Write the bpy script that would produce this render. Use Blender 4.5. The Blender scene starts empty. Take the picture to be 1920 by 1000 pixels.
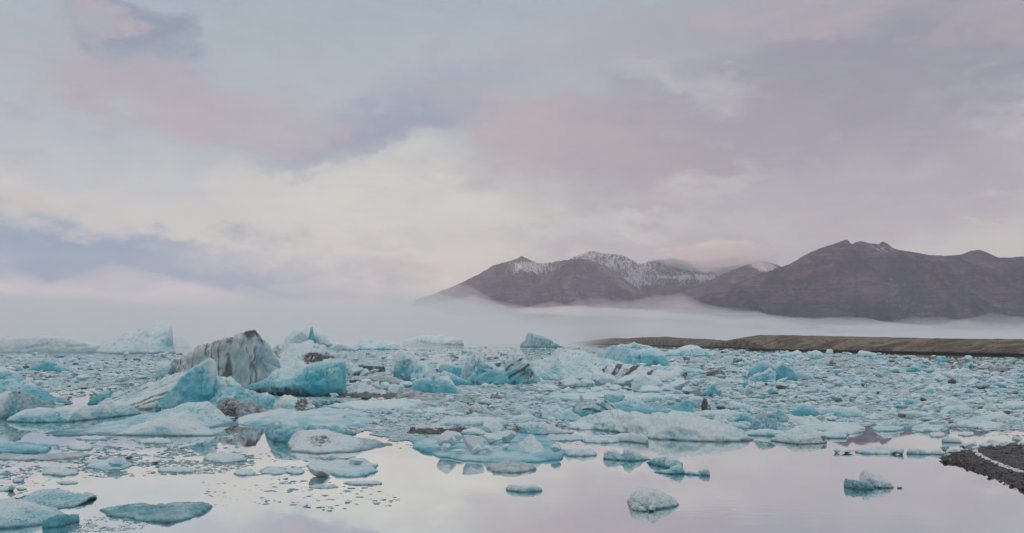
import bpy, bmesh, math, random
import numpy as np

# ---------------------------------------------------------------- camera, sky, sun, exposure
H = 6.0            # camera height above the lagoon (m)
FP = 1663.0        # focal length in photo pixels (1920 wide)
HZ = 642.0         # horizon row in the photo
scene = bpy.context.scene
col = scene.collection

cam_d = bpy.data.cameras.new('camera')
cam_d.sensor_width = 36.0
cam_d.lens = 36.0 * FP / 1920.0
cam_d.shift_y = (HZ - 500.0) / 1920.0
cam_d.clip_start = 0.5
cam_d.clip_end = 60000.0
cam = bpy.data.objects.new('camera', cam_d)
cam.location = (0, 0, H)
cam.rotation_euler = (math.radians(90), 0, 0)
col.objects.link(cam)
scene.camera = cam

scene.view_settings.view_transform = 'Standard'
scene.view_settings.look = 'None'
scene.view_settings.exposure = -0.05
scene.view_settings.gamma = 1.0
scene.view_settings.use_curve_mapping = False
scene.render.engine = 'CYCLES'
scene.cycles.use_denoising = True
scene.cycles.use_adaptive_sampling = True
scene.cycles.adaptive_threshold = 0.015
scene.cycles.max_bounces = 10
scene.cycles.diffuse_bounces = 3
scene.cycles.glossy_bounces = 3
scene.cycles.volume_bounces = 4
scene.cycles.caustics_reflective = False
scene.cycles.caustics_refractive = False

def lin(c):
    out = []
    for v in c[:3]:
        v = v / 255.0
        out.append(v / 12.92 if v <= 0.04045 else ((v + 0.055) / 1.055) ** 2.4)
    return (out[0], out[1], out[2], 1.0)

SUN_EL, SUN_AZ = math.radians(2.0), math.radians(-78)     # azimuth from +Y, negative to the left
world = bpy.data.worlds.new('World')
scene.world = world
world.use_nodes = True
nt = world.node_tree
nt.nodes.clear()
def N(t, **kw):
    n = nt.nodes.new(t)
    for k, v in kw.items():
        setattr(n, k, v)
    return n
def L(a, b):
    nt.links.new(a, b)
out = N('ShaderNodeOutputWorld')
sky = N('ShaderNodeTexSky', sky_type='NISHITA')
sky.sun_disc = False
sky.sun_elevation = SUN_EL
sky.sun_rotation = SUN_AZ
bg_sky = N('ShaderNodeBackground'); bg_sky.inputs['Strength'].default_value = 0.1
L(sky.outputs[0], bg_sky.inputs['Color'])
geo = N('ShaderNodeTexCoord')
nrm = N('ShaderNodeVectorMath', operation='NORMALIZE'); L(geo.outputs['Generated'], nrm.inputs[0])
sep = N('ShaderNodeSeparateXYZ'); L(nrm.outputs[0], sep.inputs[0])
az = N('ShaderNodeMath', operation='ARCTAN2'); L(sep.outputs['X'], az.inputs[0]); L(sep.outputs['Y'], az.inputs[1])
el = N('ShaderNodeMath', operation='ARCSINE'); L(sep.outputs['Z'], el.inputs[0])
# softly billowing clouds: one broad and one fine warp of the direction
squash = N('ShaderNodeMapping'); squash.inputs['Scale'].default_value = (1, 1, 2.2); L(nrm.outputs[0], squash.inputs[0])
n1 = N('ShaderNodeTexNoise'); n1.inputs['Scale'].default_value = 5.0; n1.inputs['Detail'].default_value = 7; n1.inputs['Roughness'].default_value = 0.55
n2 = N('ShaderNodeTexNoise'); n2.inputs['Scale'].default_value = 17.0; n2.inputs['Detail'].default_value = 5; n2.inputs['Roughness'].default_value = 0.6
L(squash.outputs[0], n1.inputs['Vector']); L(squash.outputs[0], n2.inputs['Vector'])
def vm(op, a, b):
    n = N('ShaderNodeVectorMath', operation=op)
    for i, v in enumerate((a, b)):
        if isinstance(v, tuple): n.inputs[i].default_value = v
        else: L(v, n.inputs[i])
    return n.outputs[0]
w1 = vm('MULTIPLY', vm('SUBTRACT', n1.outputs['Color'], (.5, .5, .5)), (0.26, 0.10, 0))
w2 = vm('MULTIPLY', vm('SUBTRACT', n2.outputs['Color'], (.5, .5, .5)), (0.19, 0.09, 0))
comb = N('ShaderNodeCombineXYZ'); L(az.outputs[0], comb.inputs[0]); L(el.outputs[0], comb.inputs[1])
P = vm('ADD', vm('ADD', comb.outputs[0], w1), w2)
n3 = N('ShaderNodeTexNoise'); n3.inputs['Scale'].default_value = 11.0; n3.inputs['Detail'].default_value = 8; n3.inputs['Roughness'].default_value = 0.62; n3.inputs['Distortion'].default_value = 0.6
squash3 = N('ShaderNodeMapping'); squash3.inputs['Scale'].default_value = (1, 1, 2.6); squash3.inputs['Rotation'].default_value = (0, 0.16, 0); L(nrm.outputs[0], squash3.inputs[0]); L(squash3.outputs[0], n3.inputs['Vector'])
wisp = N('ShaderNodeMapRange'); wisp.inputs['From Min'].default_value = .39; wisp.inputs['From Max'].default_value = .59; wisp.inputs['To Min'].default_value = .5; wisp.inputs['To Max'].default_value = 1.15
L(n3.outputs['Fac'], wisp.inputs['Value'])
ramp = N('ShaderNodeValToRGB')
mr = N('ShaderNodeMapRange'); mr.inputs['From Min'].default_value = 0.0; mr.inputs['From Max'].default_value = 0.8
sepP = N('ShaderNodeSeparateXYZ'); L(P, sepP.inputs[0]); L(sepP.outputs['Y'], mr.inputs['Value']); L(mr.outputs[0], ramp.inputs[0])
cr = ramp.color_ramp
stops = [(0.0, (184, 182, 187)), (0.04, (196, 190, 188)), (0.10, (214, 208, 200)), (0.18, (213, 210, 205)), (0.26, (195, 200, 204)),
         (0.36, (178, 188, 198)), (0.46, (168, 181, 193)), (0.7, (202, 207, 213)), (1.0, (216, 219, 223))]
while len(cr.elements) < len(stops): cr.elements.new(0.5)
for e, (p, c) in zip(cr.elements, stops):
    e.position = p; e.color = lin(c)
cur = ramp.outputs[0]
def px_dir(px, py):
    a = math.atan((px - 960) / FP)
    return a, math.atan((HZ - py) / FP * math.cos(a))
# cloud masses: centre px, centre py, half width, half height, tilt (deg), colour, strength, softness
BLOBS = [
 (160, 150, 460, 240, 0, (170, 182, 194), .7, 1.0),
 (1560, 180, 640, 210, 12, (157, 154, 170), .92, 1.0),
 (1750, 120, 420, 200, 0, (149, 149, 167), .9, 1.0),
 (1300, 260, 470, 110, 8, (164, 157, 171), .85, .9),
 (1080, 290, 300, 90, -6, (184, 169, 175), .6, .8),
 (980, 240, 160, 60, -6, (190, 170, 175), .45, .8),
 (1500, 420, 620, 90, 0, (182, 175, 181), .75, .8),
 (1750, 330, 330, 90, 0, (174, 166, 178), .65, .9),
 (1230, 70, 330, 60, 8, (178, 172, 182), .60, .8),
 (1530, 30, 200, 40, 0, (190, 176, 182), .5, .8),
 (1880, 20, 120, 60, 0, (188, 172, 180), .5, .8),
 (1330, 150, 130, 34, -18, (196, 194, 200), .55, .8),
 (1340, 340, 190, 26, 4, (206, 201, 198), .5, .9),
 (1900, 225, 90, 40, 0, (200, 195, 196), .6, .8),
 (1900, 360, 80, 24, 0, (205, 199, 195), .6, .8),
 (1150, 425, 120, 22, 0, (210, 205, 200), .7, .8),
 (1840, 432, 90, 9, 0, (204, 196, 190), .7, .6),
 (700, 230, 330, 60, 14, (155, 164, 184), .9, .8),
 (430, 225, 220, 62, -8, (186, 169, 179), .75, .8),
 (150, 145, 150, 60, -4, (182, 164, 177), .9, .8),
 (205, 55, 150, 46, -8, (144, 155, 175), 1.0, .7),
 (120, 25, 70, 24, 0, (192, 178, 184), .6, .8),
 (300, 160, 120, 40, -20, (176, 171, 184), .6, .8),
 (640, 275, 200, 34, 16, (152, 161, 183), .9, .7),
 (20, 290, 70, 30, 0, (172, 176, 190), .6, .8),
 (40, 395, 140, 24, -6, (202, 190, 188), .7, .8),
 (750, 455, 66, 26, 4, (180, 180, 190), .7, .7),
 (740, 400, 330, 100, 0, (218, 215, 205), .75, 1.0),
 (780, 520, 200, 50, 0, (222, 208, 196), .7, 1.0),
 (100, 490, 380, 60, -6, (112, 148, 180), 1.0, .7, 1),
 (370, 500, 190, 50, -10, (124, 152, 180), 1.0, .7, 1),
 (560, 510, 260, 40, -10, (180, 182, 190), .75, .8),
 (200, 600, 620, 95, 0, (150, 162, 182), .9, 1.0, 1),
 (520, 610, 420, 70, 0, (168, 172, 183), .7, .8),
 (1060, 470, 130, 28, 0, (184, 178, 186), .7, .7),
 (1400, 470, 300, 50, 0, (184, 178, 184), .8, .7),
]
for (bx, by, rx, ry, rot, c, s, soft, *even) in BLOBS:
    a, e = px_dir(bx, by)
    mp = N('ShaderNodeMapping', vector_type='TEXTURE')
    mp.inputs['Location'].default_value = (a, e, 0)
    mp.inputs['Rotation'].default_value = (0, 0, math.radians(rot))
    mp.inputs['Scale'].default_value = (rx / FP * math.cos(a), ry / FP, 1)
    L(P, mp.inputs[0])
    ln = N('ShaderNodeVectorMath', operation='LENGTH'); L(mp.outputs[0], ln.inputs[0])
    m2 = N('ShaderNodeMapRange', interpolation_type='SMOOTHSTEP')
    m2.inputs['From Min'].default_value = 1.0 + 0.45 * soft; m2.inputs['From Max'].default_value = 1.0 - 0.9 * soft
    m2.inputs['To Max'].default_value = s
    L(ln.outputs['Value'], m2.inputs['Value'])
    mx = N('ShaderNodeMix', data_type='RGBA'); mw = N('ShaderNodeMath', operation='MULTIPLY'); L(m2.outputs[0], mw.inputs[0]); (mw.inputs[1].__setattr__('default_value', 1.0) if even else L(wisp.outputs[0], mw.inputs[1])); mw.use_clamp = True; L(mw.outputs[0], mx.inputs['Factor'])
    L(cur, mx.inputs['A']); mx.inputs['B'].default_value = lin(c)
    cur = mx.outputs['Result']
bg_cloud = N('ShaderNodeBackground'); bg_cloud.inputs['Strength'].default_value = 1.0
tex = N('ShaderNodeMapRange'); tex.inputs['From Min'].default_value = .3; tex.inputs['From Max'].default_value = .7; tex.inputs['To Min'].default_value = .95; tex.inputs['To Max'].default_value = 1.05
L(n3.outputs['Fac'], tex.inputs['Value']); tv_ = N('ShaderNodeVectorMath', operation='SCALE'); L(cur, tv_.inputs[0]); L(tex.outputs[0], tv_.inputs['Scale'])
L(tv_.outputs[0], bg_cloud.inputs['Color'])
mixs = N('ShaderNodeMixShader'); mixs.inputs[0].default_value = 0.94
L(bg_sky.outputs[0], mixs.inputs[1]); L(bg_cloud.outputs[0], mixs.inputs[2]); L(mixs.outputs[0], out.inputs['Surface'])
world.cycles.sampling_method = 'MANUAL'
world.cycles.sample_map_resolution = 512

sun_d = bpy.data.lights.new('sun', 'SUN')
sun_d.energy = 5.0
sun_d.angle = math.radians(1.5)
sun_d.color = (1.0, 0.56, 0.36)
sun = bpy.data.objects.new('sun', sun_d)
sx = math.sin(SUN_AZ) * math.cos(SUN_EL); sy = math.cos(SUN_AZ) * math.cos(SUN_EL); sz = math.sin(SUN_EL)
import mathutils
sun.rotation_euler = mathutils.Vector((sx, sy, sz)).to_track_quat('Z', 'Y').to_euler()
sun.location = (0, 0, 200)
col.objects.link(sun)

# ---------------------------------------------------------------- numpy noise
_rng = np.random.RandomState(7)
_perm = _rng.permutation(256)
_perm = np.concatenate([_perm, _perm, _perm])
_g = _rng.normal(size=(256, 3)); _g /= np.linalg.norm(_g, axis=1)[:, None]
def pnoise(p):
    p = np.asarray(p, dtype=np.float64)
    i = np.floor(p).astype(np.int64); f = p - i
    i &= 255
    u = f * f * f * (f * (f * 6 - 15) + 10)
    r = 0
    for dx in (0, 1):
        wx = u[:, 0] if dx else 1 - u[:, 0]
        for dy in (0, 1):
            wy = u[:, 1] if dy else 1 - u[:, 1]
            for dz in (0, 1):
                wz = u[:, 2] if dz else 1 - u[:, 2]
                h = _perm[_perm[_perm[(i[:, 0] + dx) & 255] + ((i[:, 1] + dy) & 255)] + ((i[:, 2] + dz) & 255)]
                g = _g[h]
                d = g[:, 0] * (f[:, 0] - dx) + g[:, 1] * (f[:, 1] - dy) + g[:, 2] * (f[:, 2] - dz)
                r = r + wx * wy * wz * d
    return r * 1.6
def fbm(p, octv=4, gain=0.5):
    p = np.asarray(p, dtype=np.float64); a = 1.0; s = 0; t = 0
    for k in range(octv):
        s = s + a * pnoise(p + 17.3 * k); t += a
        p = p * 2.03; a *= gain
    return s / t
def ridged(p, octv=4, gain=0.5):
    p = np.asarray(p, dtype=np.float64); a = 1.0; s = 0; t = 0
    for k in range(octv):
        s = s + a * (1 - 2 * np.abs(pnoise(p + 9.7 * k))); t += a
        p = p * 2.03; a *= gain
    return s / t
def V3(x, y, z):
    x, y, z = np.broadcast_arrays(np.asarray(x, float), np.asarray(y, float), np.asarray(z, float))
    return np.stack([x.ravel(), y.ravel(), z.ravel()], 1)

def gy(py):                       # distance of the water surface seen at photo row py
    return H * FP / (np.asarray(py, float) - HZ)
def gx(px, Y):
    return (np.asarray(px, float) - 960.0) / FP * Y
def gz(py, Y):
    return H - (np.asarray(py, float) - HZ) / FP * Y

# ---------------------------------------------------------------- object helpers
def props(o, label=None, cat=None, group=None, kind=None):
    if label: o['label'] = label
    if cat: o['category'] = cat
    if group: o['group'] = group
    if kind: o['kind'] = kind
    return o
def mesh_np(name, verts, faces, mats, attrs=None, smooth=True, parent=None, faces3=None):
    """one mesh object from numpy arrays; faces (n,4) and/or faces3 (m,3)"""
    me = bpy.data.meshes.new(name)
    verts = np.asarray(verts, dtype=np.float32)
    org = verts.mean(0).copy(); org[2] = 0.0
    if parent is None:
        vv = verts - org
    else:
        vv = verts - np.array(parent.location, dtype=np.float32)
    nv = len(vv)
    loops = []; starts = []; tot = []; s = 0
    for f in (faces, faces3):
        if f is None or len(f) == 0: continue
        f = np.asarray(f, dtype=np.int32); k = f.shape[1]
        loops.append(f.ravel()); n = len(f)
        starts.append(np.arange(n, dtype=np.int32) * k + s); tot.append(np.full(n, k, np.int32)); s += n * k
    loops = np.concatenate(loops); starts = np.concatenate(starts)
    me.vertices.add(nv); me.vertices.foreach_set('co', vv.ravel())
    me.loops.add(len(loops)); me.loops.foreach_set('vertex_index', loops)
    me.polygons.add(len(starts)); me.polygons.foreach_set('loop_start', starts)
    me.polygons.foreach_set('loop_total', np.concatenate(tot))
    me.update(calc_edges=True)
    me.polygons.foreach_set('use_smooth', np.full(len(starts), bool(smooth)))
    for k, a in (attrs or {}).items():
        at = me.attributes.new(k, 'FLOAT', 'POINT'); at.data.foreach_set('value', np.asarray(a, np.float32))
    for m in (mats if isinstance(mats, (list, tuple)) else [mats]):
        me.materials.append(m)
    me.validate()
    o = bpy.data.objects.new(name, me)
    if parent is None: o.location = org.tolist()
    else: o.parent = parent
    col.objects.link(o)
    return o
def grid_faces(nu, nv, off=0, wrap=False):
    i = np.arange(nu if wrap else nu - 1)[:, None]; j = np.arange(nv - 1)[None, :]
    i2 = (i + 1) % nu
    return np.stack([(i * nv + j).ravel(), (i2 * nv + j).ravel(), (i2 * nv + j + 1).ravel(), (i * nv + j + 1).ravel()], 1) + off

# ---------------------------------------------------------------- materials
class MT:
    def __init__(self, name):
        self.m = bpy.data.materials.new(name); self.m.use_nodes = True
        self.t = self.m.node_tree; self.t.nodes.clear()
        self.out = self.n('ShaderNodeOutputMaterial')
    def n(self, t, **kw):
        x = self.t.nodes.new(t)
        for k, v in kw.items(): setattr(x, k, v)
        return x
    def l(self, a, b): self.t.links.new(a, b)
    def noise(self, scale, detail=4, rough=0.55, vec=None, out='Fac', dist=0.0):
        x = self.n('ShaderNodeTexNoise'); x.inputs['Scale'].default_value = scale
        x.inputs['Detail'].default_value = detail; x.inputs['Roughness'].default_value = rough; x.inputs['Distortion'].default_value = dist
        if vec is not None: self.l(vec, x.inputs['Vector'])
        return x.outputs[out]
    def pos(self, scale=(1, 1, 1), rot=(0, 0, 0)):
        g = self.n('ShaderNodeNewGeometry'); mp = self.n('ShaderNodeMapping')
        mp.inputs['Scale'].default_value = scale; mp.inputs['Rotation'].default_value = rot
        self.l(g.outputs['Position'], mp.inputs[0]); return mp.outputs[0]
    def math(self, op, a, b=None, c=None, clamp=False):
        x = self.n('ShaderNodeMath', operation=op); x.use_clamp = clamp
        for i, v in enumerate((a, b, c)):
            if v is None: continue
            if isinstance(v, (int, float)): x.inputs[i].default_value = v
            else: self.l(v, x.inputs[i])
        return x.outputs[0]
    def mr(self, v, a, b, c=0.0, d=1.0, smooth=True):
        x = self.n('ShaderNodeMapRange', interpolation_type='SMOOTHSTEP' if smooth else 'LINEAR')
        self.l(v, x.inputs['Value'])
        x.inputs['From Min'].default_value = a; x.inputs['From Max'].default_value = b
        x.inputs['To Min'].default_value = c; x.inputs['To Max'].default_value = d
        return x.outputs[0]
    def mix(self, f, a, b, mode='MIX'):
        x = self.n('ShaderNodeMix', data_type='RGBA', blend_type=mode)
        if isinstance(f, (int, float)): x.inputs['Factor'].default_value = f
        else: self.l(f, x.inputs['Factor'])
        for s, v in (('A', a), ('B', b)):
            if isinstance(v, tuple): x.inputs[s].default_value = v if len(v) == 4 else (*v, 1)
            else: self.l(v, x.inputs[s])
        return x.outputs['Result']
    def attr(self, name):
        x = self.n('ShaderNodeAttribute'); x.attribute_name = name; return x.outputs['Fac']
    def bsdf(self, base, rough=0.5, spec=0.5, bump=None, bstr=0.3, bdist=0.1):
        b = self.n('ShaderNodeBsdfPrincipled')
        if isinstance(base, tuple): b.inputs['Base Color'].default_value = base if len(base) == 4 else (*base, 1)
        else: self.l(base, b.inputs['Base Color'])
        if isinstance(rough, (int, float)): b.inputs['Roughness'].default_value = rough
        else: self.l(rough, b.inputs['Roughness'])
        b.inputs['Specular IOR Level'].default_value = spec
        if bump is not None:
            u = self.n('ShaderNodeBump'); u.inputs['Strength'].default_value = bstr; u.inputs['Distance'].default_value = bdist
            self.l(bump, u.inputs['Height']); self.l(u.outputs[0], b.inputs['Normal'])
        self.l(b.outputs[0], self.out.inputs['Surface'])
        return b

def ice_material():
    t = MT('glacier_ice')
    p = t.pos()
    a = t.attr('blue'); d = t.attr('dirt')
    n_big = t.noise(0.30, 4, 0.55, p); n_mid = t.noise(2.6, 5, 0.65, p); n_fine = t.noise(14.0, 4, 0.7, p)
    bl = t.math('ADD', a, t.math('MULTIPLY', t.math('SUBTRACT', n_big, 0.5), 0.9))
    bl = t.math('ADD', bl, t.math('MULTIPLY', t.math('SUBTRACT', n_mid, 0.5), 0.22))
    n_st = t.noise(1.1, 4, .6, t.pos((1.0, .5, 3.0), (0, .35, 0)))
    bl = t.math('ADD', bl, t.math('MULTIPLY', t.math('SUBTRACT', n_st, 0.5), 0.45))
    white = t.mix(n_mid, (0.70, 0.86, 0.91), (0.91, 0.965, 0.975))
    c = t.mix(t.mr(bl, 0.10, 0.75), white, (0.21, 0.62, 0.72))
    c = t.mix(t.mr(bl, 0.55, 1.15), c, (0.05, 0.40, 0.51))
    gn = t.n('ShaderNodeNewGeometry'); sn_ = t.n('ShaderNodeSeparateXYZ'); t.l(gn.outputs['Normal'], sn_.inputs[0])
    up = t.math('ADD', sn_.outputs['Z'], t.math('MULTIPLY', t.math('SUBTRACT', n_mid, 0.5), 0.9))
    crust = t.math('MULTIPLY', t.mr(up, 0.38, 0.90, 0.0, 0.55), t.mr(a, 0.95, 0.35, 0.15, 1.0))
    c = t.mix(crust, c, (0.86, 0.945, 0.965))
    side = t.mr(sn_.outputs['Z'], 0.30, -0.25, 0.0, 0.32)  # steep and overhanging faces darkened in colour for shading contrast
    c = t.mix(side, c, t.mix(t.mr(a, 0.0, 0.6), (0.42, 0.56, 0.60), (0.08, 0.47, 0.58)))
    # wet ice at the waterline, plus a dark foot band painting in contact shadow
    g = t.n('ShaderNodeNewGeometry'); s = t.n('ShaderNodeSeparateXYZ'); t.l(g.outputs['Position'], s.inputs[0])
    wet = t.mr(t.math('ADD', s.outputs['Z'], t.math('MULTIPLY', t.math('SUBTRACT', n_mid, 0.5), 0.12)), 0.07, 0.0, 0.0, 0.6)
    wet = t.math('MAXIMUM', wet, t.math('MULTIPLY', t.attr('wet'), 0.85))  # the attribute holds the painted contact shadow of the bergs
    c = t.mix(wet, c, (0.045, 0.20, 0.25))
    # sediment
    dd = t.math('ADD', d, t.math('MULTIPLY', t.math('SUBTRACT', n_fine, 0.5), 0.5))
    dd = t.math('MULTIPLY', t.math('GREATER_THAN', d, 0.02), t.mr(dd, 0.12, 0.95))
    dirtc = t.mix(t.mr(n_mid, .3, .7), (0.04, 0.038, 0.042), (0.20, 0.18, 0.175))
    c = t.mix(dd, c, dirtc)
    # faint grey specks of grit all over
    sp = t.mr(t.noise(5.0, 6, 0.8, t.pos((1, 1, 2.0))), 0.62, 0.78, 0.0, 0.16)
    c = t.mix(sp, c, (0.33, 0.36, 0.38))
    hgt = t.math('ADD', t.math('MULTIPLY', n_mid, 1.0), t.math('MULTIPLY', n_fine, 0.35))
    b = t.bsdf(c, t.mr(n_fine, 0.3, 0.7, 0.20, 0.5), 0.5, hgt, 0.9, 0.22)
    b.inputs['Subsurface Weight'].default_value = 0.15
    b.inputs['Subsurface Radius'].default_value = (0.25, 0.8, 1.0)
    b.inputs['Subsurface Scale'].default_value = 0.25
    return t.m
ICE = ice_material()

def water_material():
    t = MT('lagoon_water')
    p = t.pos((1, 1, 1))
    mask = t.mr(t.noise(0.018, 3, 0.5, t.pos((1, 2.5, 1))), 0.52, 0.72, 0.04, 1.0)
    rip = t.math('MULTIPLY', t.noise(1.4, 3, 0.5, t.pos((0.6, 1.6, 1))), mask)
    u = t.n('ShaderNodeBump'); u.inputs['Strength'].default_value = 0.03; u.inputs['Distance'].default_value = 0.3
    t.l(rip, u.inputs['Height'])
    gl = t.n('ShaderNodeBsdfGlossy'); gl.inputs['Roughness'].default_value = 0.012; gl.inputs['Color'].default_value = (0.945, 0.975, 0.965, 1)
    t.l(u.outputs[0], gl.inputs['Normal'])
    df = t.n('ShaderNodeBsdfDiffuse'); df.inputs['Color'].default_value = (0.44, 0.52, 0.54, 1)
    fr = t.n('ShaderNodeFresnel'); fr.inputs['IOR'].default_value = 1.9
    t.l(u.outputs[0], fr.inputs['Normal'])
    mx = t.n('ShaderNodeMixShader'); t.l(t.mr(fr.outputs[0], 0.02, 0.35, 0.35, 0.99, False), mx.inputs[0])
    t.l(df.outputs[0], mx.inputs[1]); t.l(gl.outputs[0], mx.inputs[2]); t.l(mx.outputs[0], t.out.inputs['Surface'])
    return t.m

def mountain_material():
    t = MT('mountain_rock')
    g = t.n('ShaderNodeNewGeometry'); s = t.n('ShaderNodeSeparateXYZ'); t.l(g.outputs['Position'], s.inputs[0])
    sn = t.attr('snow')
    n1 = t.noise(0.004, 6, 0.6, t.pos()); n2 = t.noise(0.03, 5, 0.65, t.pos((1, 1, 1)))
    st = t.noise(0.03, 3, 0.6, t.pos((0.08, 0.08, 1.6)))
    c = t.mix(t.mr(n1, 0.38, 0.60), (0.028, 0.027, 0.080), (0.125, 0.084, 0.150))
    c = t.mix(t.math('MULTIPLY', t.mr(n2, 0.5, 0.66), t.mr(s.outputs['Z'], 420, 120)), c, (0.125, 0.115, 0.075))
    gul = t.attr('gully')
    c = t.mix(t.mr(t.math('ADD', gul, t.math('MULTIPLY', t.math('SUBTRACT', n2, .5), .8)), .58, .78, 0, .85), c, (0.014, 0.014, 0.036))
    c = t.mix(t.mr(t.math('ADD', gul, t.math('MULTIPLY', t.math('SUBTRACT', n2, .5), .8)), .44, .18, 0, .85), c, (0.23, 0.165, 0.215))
    c = t.mix(t.math('MULTIPLY', t.mr(st, 0.54, 0.60, 0.0, 0.8), t.mr(n1, .45, .55)), c, (0.016, 0.015, 0.030))
    grit = t.noise(0.09, 6, 0.75, t.pos((1, .25, .45)))
    snow = t.math('ADD', sn, t.math('MULTIPLY', t.math('SUBTRACT', grit, 0.5), 1.9))
    snow = t.mr(snow, 0.50, 0.80, 0.0, 0.80)
    c = t.mix(snow, c, (0.72, 0.70, 0.76))
    t.bsdf(c, 0.95, 0.1, t.math('ADD', n2, st), 1.0, 30.0)
    return t.m

def land_material():
    t = MT('moraine_ground')
    g = t.n('ShaderNodeNewGeometry'); s = t.n('ShaderNodeSeparateXYZ'); t.l(g.outputs['Position'], s.inputs[0])
    gr = t.attr('green')
    n1 = t.noise(0.05, 6, 0.7, t.pos((.5, 1, 4))); n2 = t.noise(0.22, 6, 0.75, t.pos((.4, 1, 5)))
    c = t.mix(t.mr(n1, 0.42, 0.58), (0.15, 0.122, 0.114), (0.38, 0.30, 0.24))
    c = t.mix(t.math('MULTIPLY', gr, t.mr(n2, 0.38, 0.56)), c, (0.36, 0.32, 0.18))
    c = t.mix(t.mr(n2, 0.53, 0.60, 0.0, 0.9), c, (0.10, 0.084, 0.086))
    c = t.mix(t.mr(s.outputs['Z'], 1.2, 0.6), c, (0.06, 0.055, 0.06))
    t.bsdf(c, 0.95, 0.1, n2, 1.0, 2.5)
    return t.m

def gravel_material(name, a, b, sc):
    t = MT(name)
    n = t.noise(sc, 6, 0.75, t.pos()); m = t.noise(sc * .22, 4, .6, t.pos())
    c = t.mix(t.mr(n, 0.35, 0.65), a, b)
    c = t.mix(t.mr(m, 0.45, 0.6, 0, .5), c, tuple(x * .6 for x in a))
    c = t.mix(t.mr(t.noise(.9, 4, .6, t.pos()), .45, .62, 0, .6), c, tuple(x * k for x, k in zip(b, (1.05, 1.0, 1.02))))
    c = t.mix(t.mr(t.attr('tone'), 0.0, 1.0, 0.0, .8), c, (0.34, 0.32, 0.31))
    t.bsdf(c, 0.7, 0.4, n, 1.0, 0.08)
    return t.m

def volume_material(name, density, color=(1, 1, 1), aniso=0.2):
    t = MT(name)
    v = t.n('ShaderNodeVolumePrincipled')
    v.inputs['Color'].default_value = (*color, 1); v.inputs['Density'].default_value = density
    v.inputs['Anisotropy'].default_value = aniso
    t.l(v.outputs[0], t.out.inputs['Volume'])
    return t.m
# ---------------------------------------------------------------- the setting
# water: one sheet to the far shore, with finer cells near the camera
xs = np.array([-11000, 11000.0]); ys = np.array([-60.0, 11000.0])
mesh_np('water', [(xs[0], ys[0], 0), (xs[1], ys[0], 0), (xs[1], ys[1], 0), (xs[0], ys[1], 0)], [(0, 1, 2, 3)], water_material(), smooth=False)['kind'] = 'structure'

MTN = mountain_material()
def interp(x, pts):
    pts = np.asarray(pts, float)
    return np.interp(x, pts[:, 0], pts[:, 1])
def mountain(top, Yr, Yf, Yb, seed, snow_lo, snow_hi, snow_amt, gully=55.0, nu=420, nv=90, patches=(), shelf=0.0, spur=0.25, label=None):
    top = np.asarray(top, float)
    px = np.linspace(top[0, 0], top[-1, 0], nu)
    ty = interp(px, top) + 1.0 * pnoise(V3(px * .12, seed, 0)) + .8 * pnoise(V3(px * .35, seed, 5))
    # ridge wanders towards and away from the camera
    wander = pnoise(V3(px * 0.006, seed * 3.1, 2)) * 0.16 * (Yr - Yf)
    Yrr = Yr + wander
    zr = np.maximum(gz(ty, Yrr), 2.0)
    v = np.concatenate([np.linspace(0, 1, int(nv * .8)), np.linspace(1, 2, nv - int(nv * .8) + 1)[1:]])
    U, Vv = np.meshgrid(np.arange(nu), v, indexing='ij')
    PX = px[U]; ZR = zr[U]; YR = Yrr[U]
    foot = Yf + spur * (YR - Yf) * (0.5 + 0.9 * pnoise(V3(PX * 0.011, seed * 1.7, 0)).reshape(PX.shape))
    front = Vv <= 1
    Y = np.where(front, foot + (YR - foot) * Vv, YR + (Yb - YR) * (Vv - 1))
    pf = Vv ** 0.92 * (1 - shelf) + shelf * np.clip((Vv - .35) / .65, 0, 1) ** .8
    hz = np.where(front, pf, 1 - (Vv - 1) ** 1.1 * 1.02)
    X = gx(PX, YR)                                # columns run straight back
    env = np.where(front, 4 * Vv * (1 - Vv), 1.2 * (Vv - 1))
    env = np.clip(env, 0, 1)
    warp = 1.3 * fbm(V3(X / 700, Y / 700, seed), 3).reshape(X.shape)
    gl = ridged(V3(X / 300 + warp, Y / 1900 + seed, 0), 5, .62).reshape(X.shape)
    rock = fbm(V3(X / 160, Y / 160, seed + 3), 5, .6).reshape(X.shape)
    Z = ZR * hz + env * (gl - .35) * gully * 1.7 + env * rock * gully * .9
    # terraces of lava beds
    bed = Z / 46.0 + .25 * rock
    Z = Z + env * 3.5 * (np.sin(bed * 6.283) * .6 + .25 * np.sin(bed * 15.1))
    Z = np.where(front & (Vv < .02), np.minimum(Z, 0.0) - 3, Z)
    Z = np.maximum(Z, -3.0)
    down = V3(X / 26 + warp * 3, Y / 240, Z / 240)
    streak = ridged(down, 4, .6).reshape(X.shape)
    big = fbm(V3(X / 260, Y / 260, Z / 200 + seed), 3).reshape(X.shape)
    hh = (Z - snow_lo) / (snow_hi - snow_lo)
    sn = np.clip(hh, -.5, 1) * .45 + .50 * streak * np.clip(hh + .3, 0, 1) + .25 * big + snow_amt - .25
    sn = sn - .38 * np.clip(gl - .1, 0, 1)
    sn = np.where(Z < snow_lo * .55, -1.0, sn)
    for (cx, cy, rx, ry, am) in patches:
        q = ((PX - cx) / rx) ** 2 + (((HZ - (Z - H) / Y * FP) - cy) / ry) ** 2
        sn = sn + am * np.clip(1.3 - q, 0, 1)
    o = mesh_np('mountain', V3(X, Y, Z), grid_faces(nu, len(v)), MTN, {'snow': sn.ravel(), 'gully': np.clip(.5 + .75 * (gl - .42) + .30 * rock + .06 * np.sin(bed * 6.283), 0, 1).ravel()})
    o['kind'] = 'structure'
    if label: o['label'] = label
    return o

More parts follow.
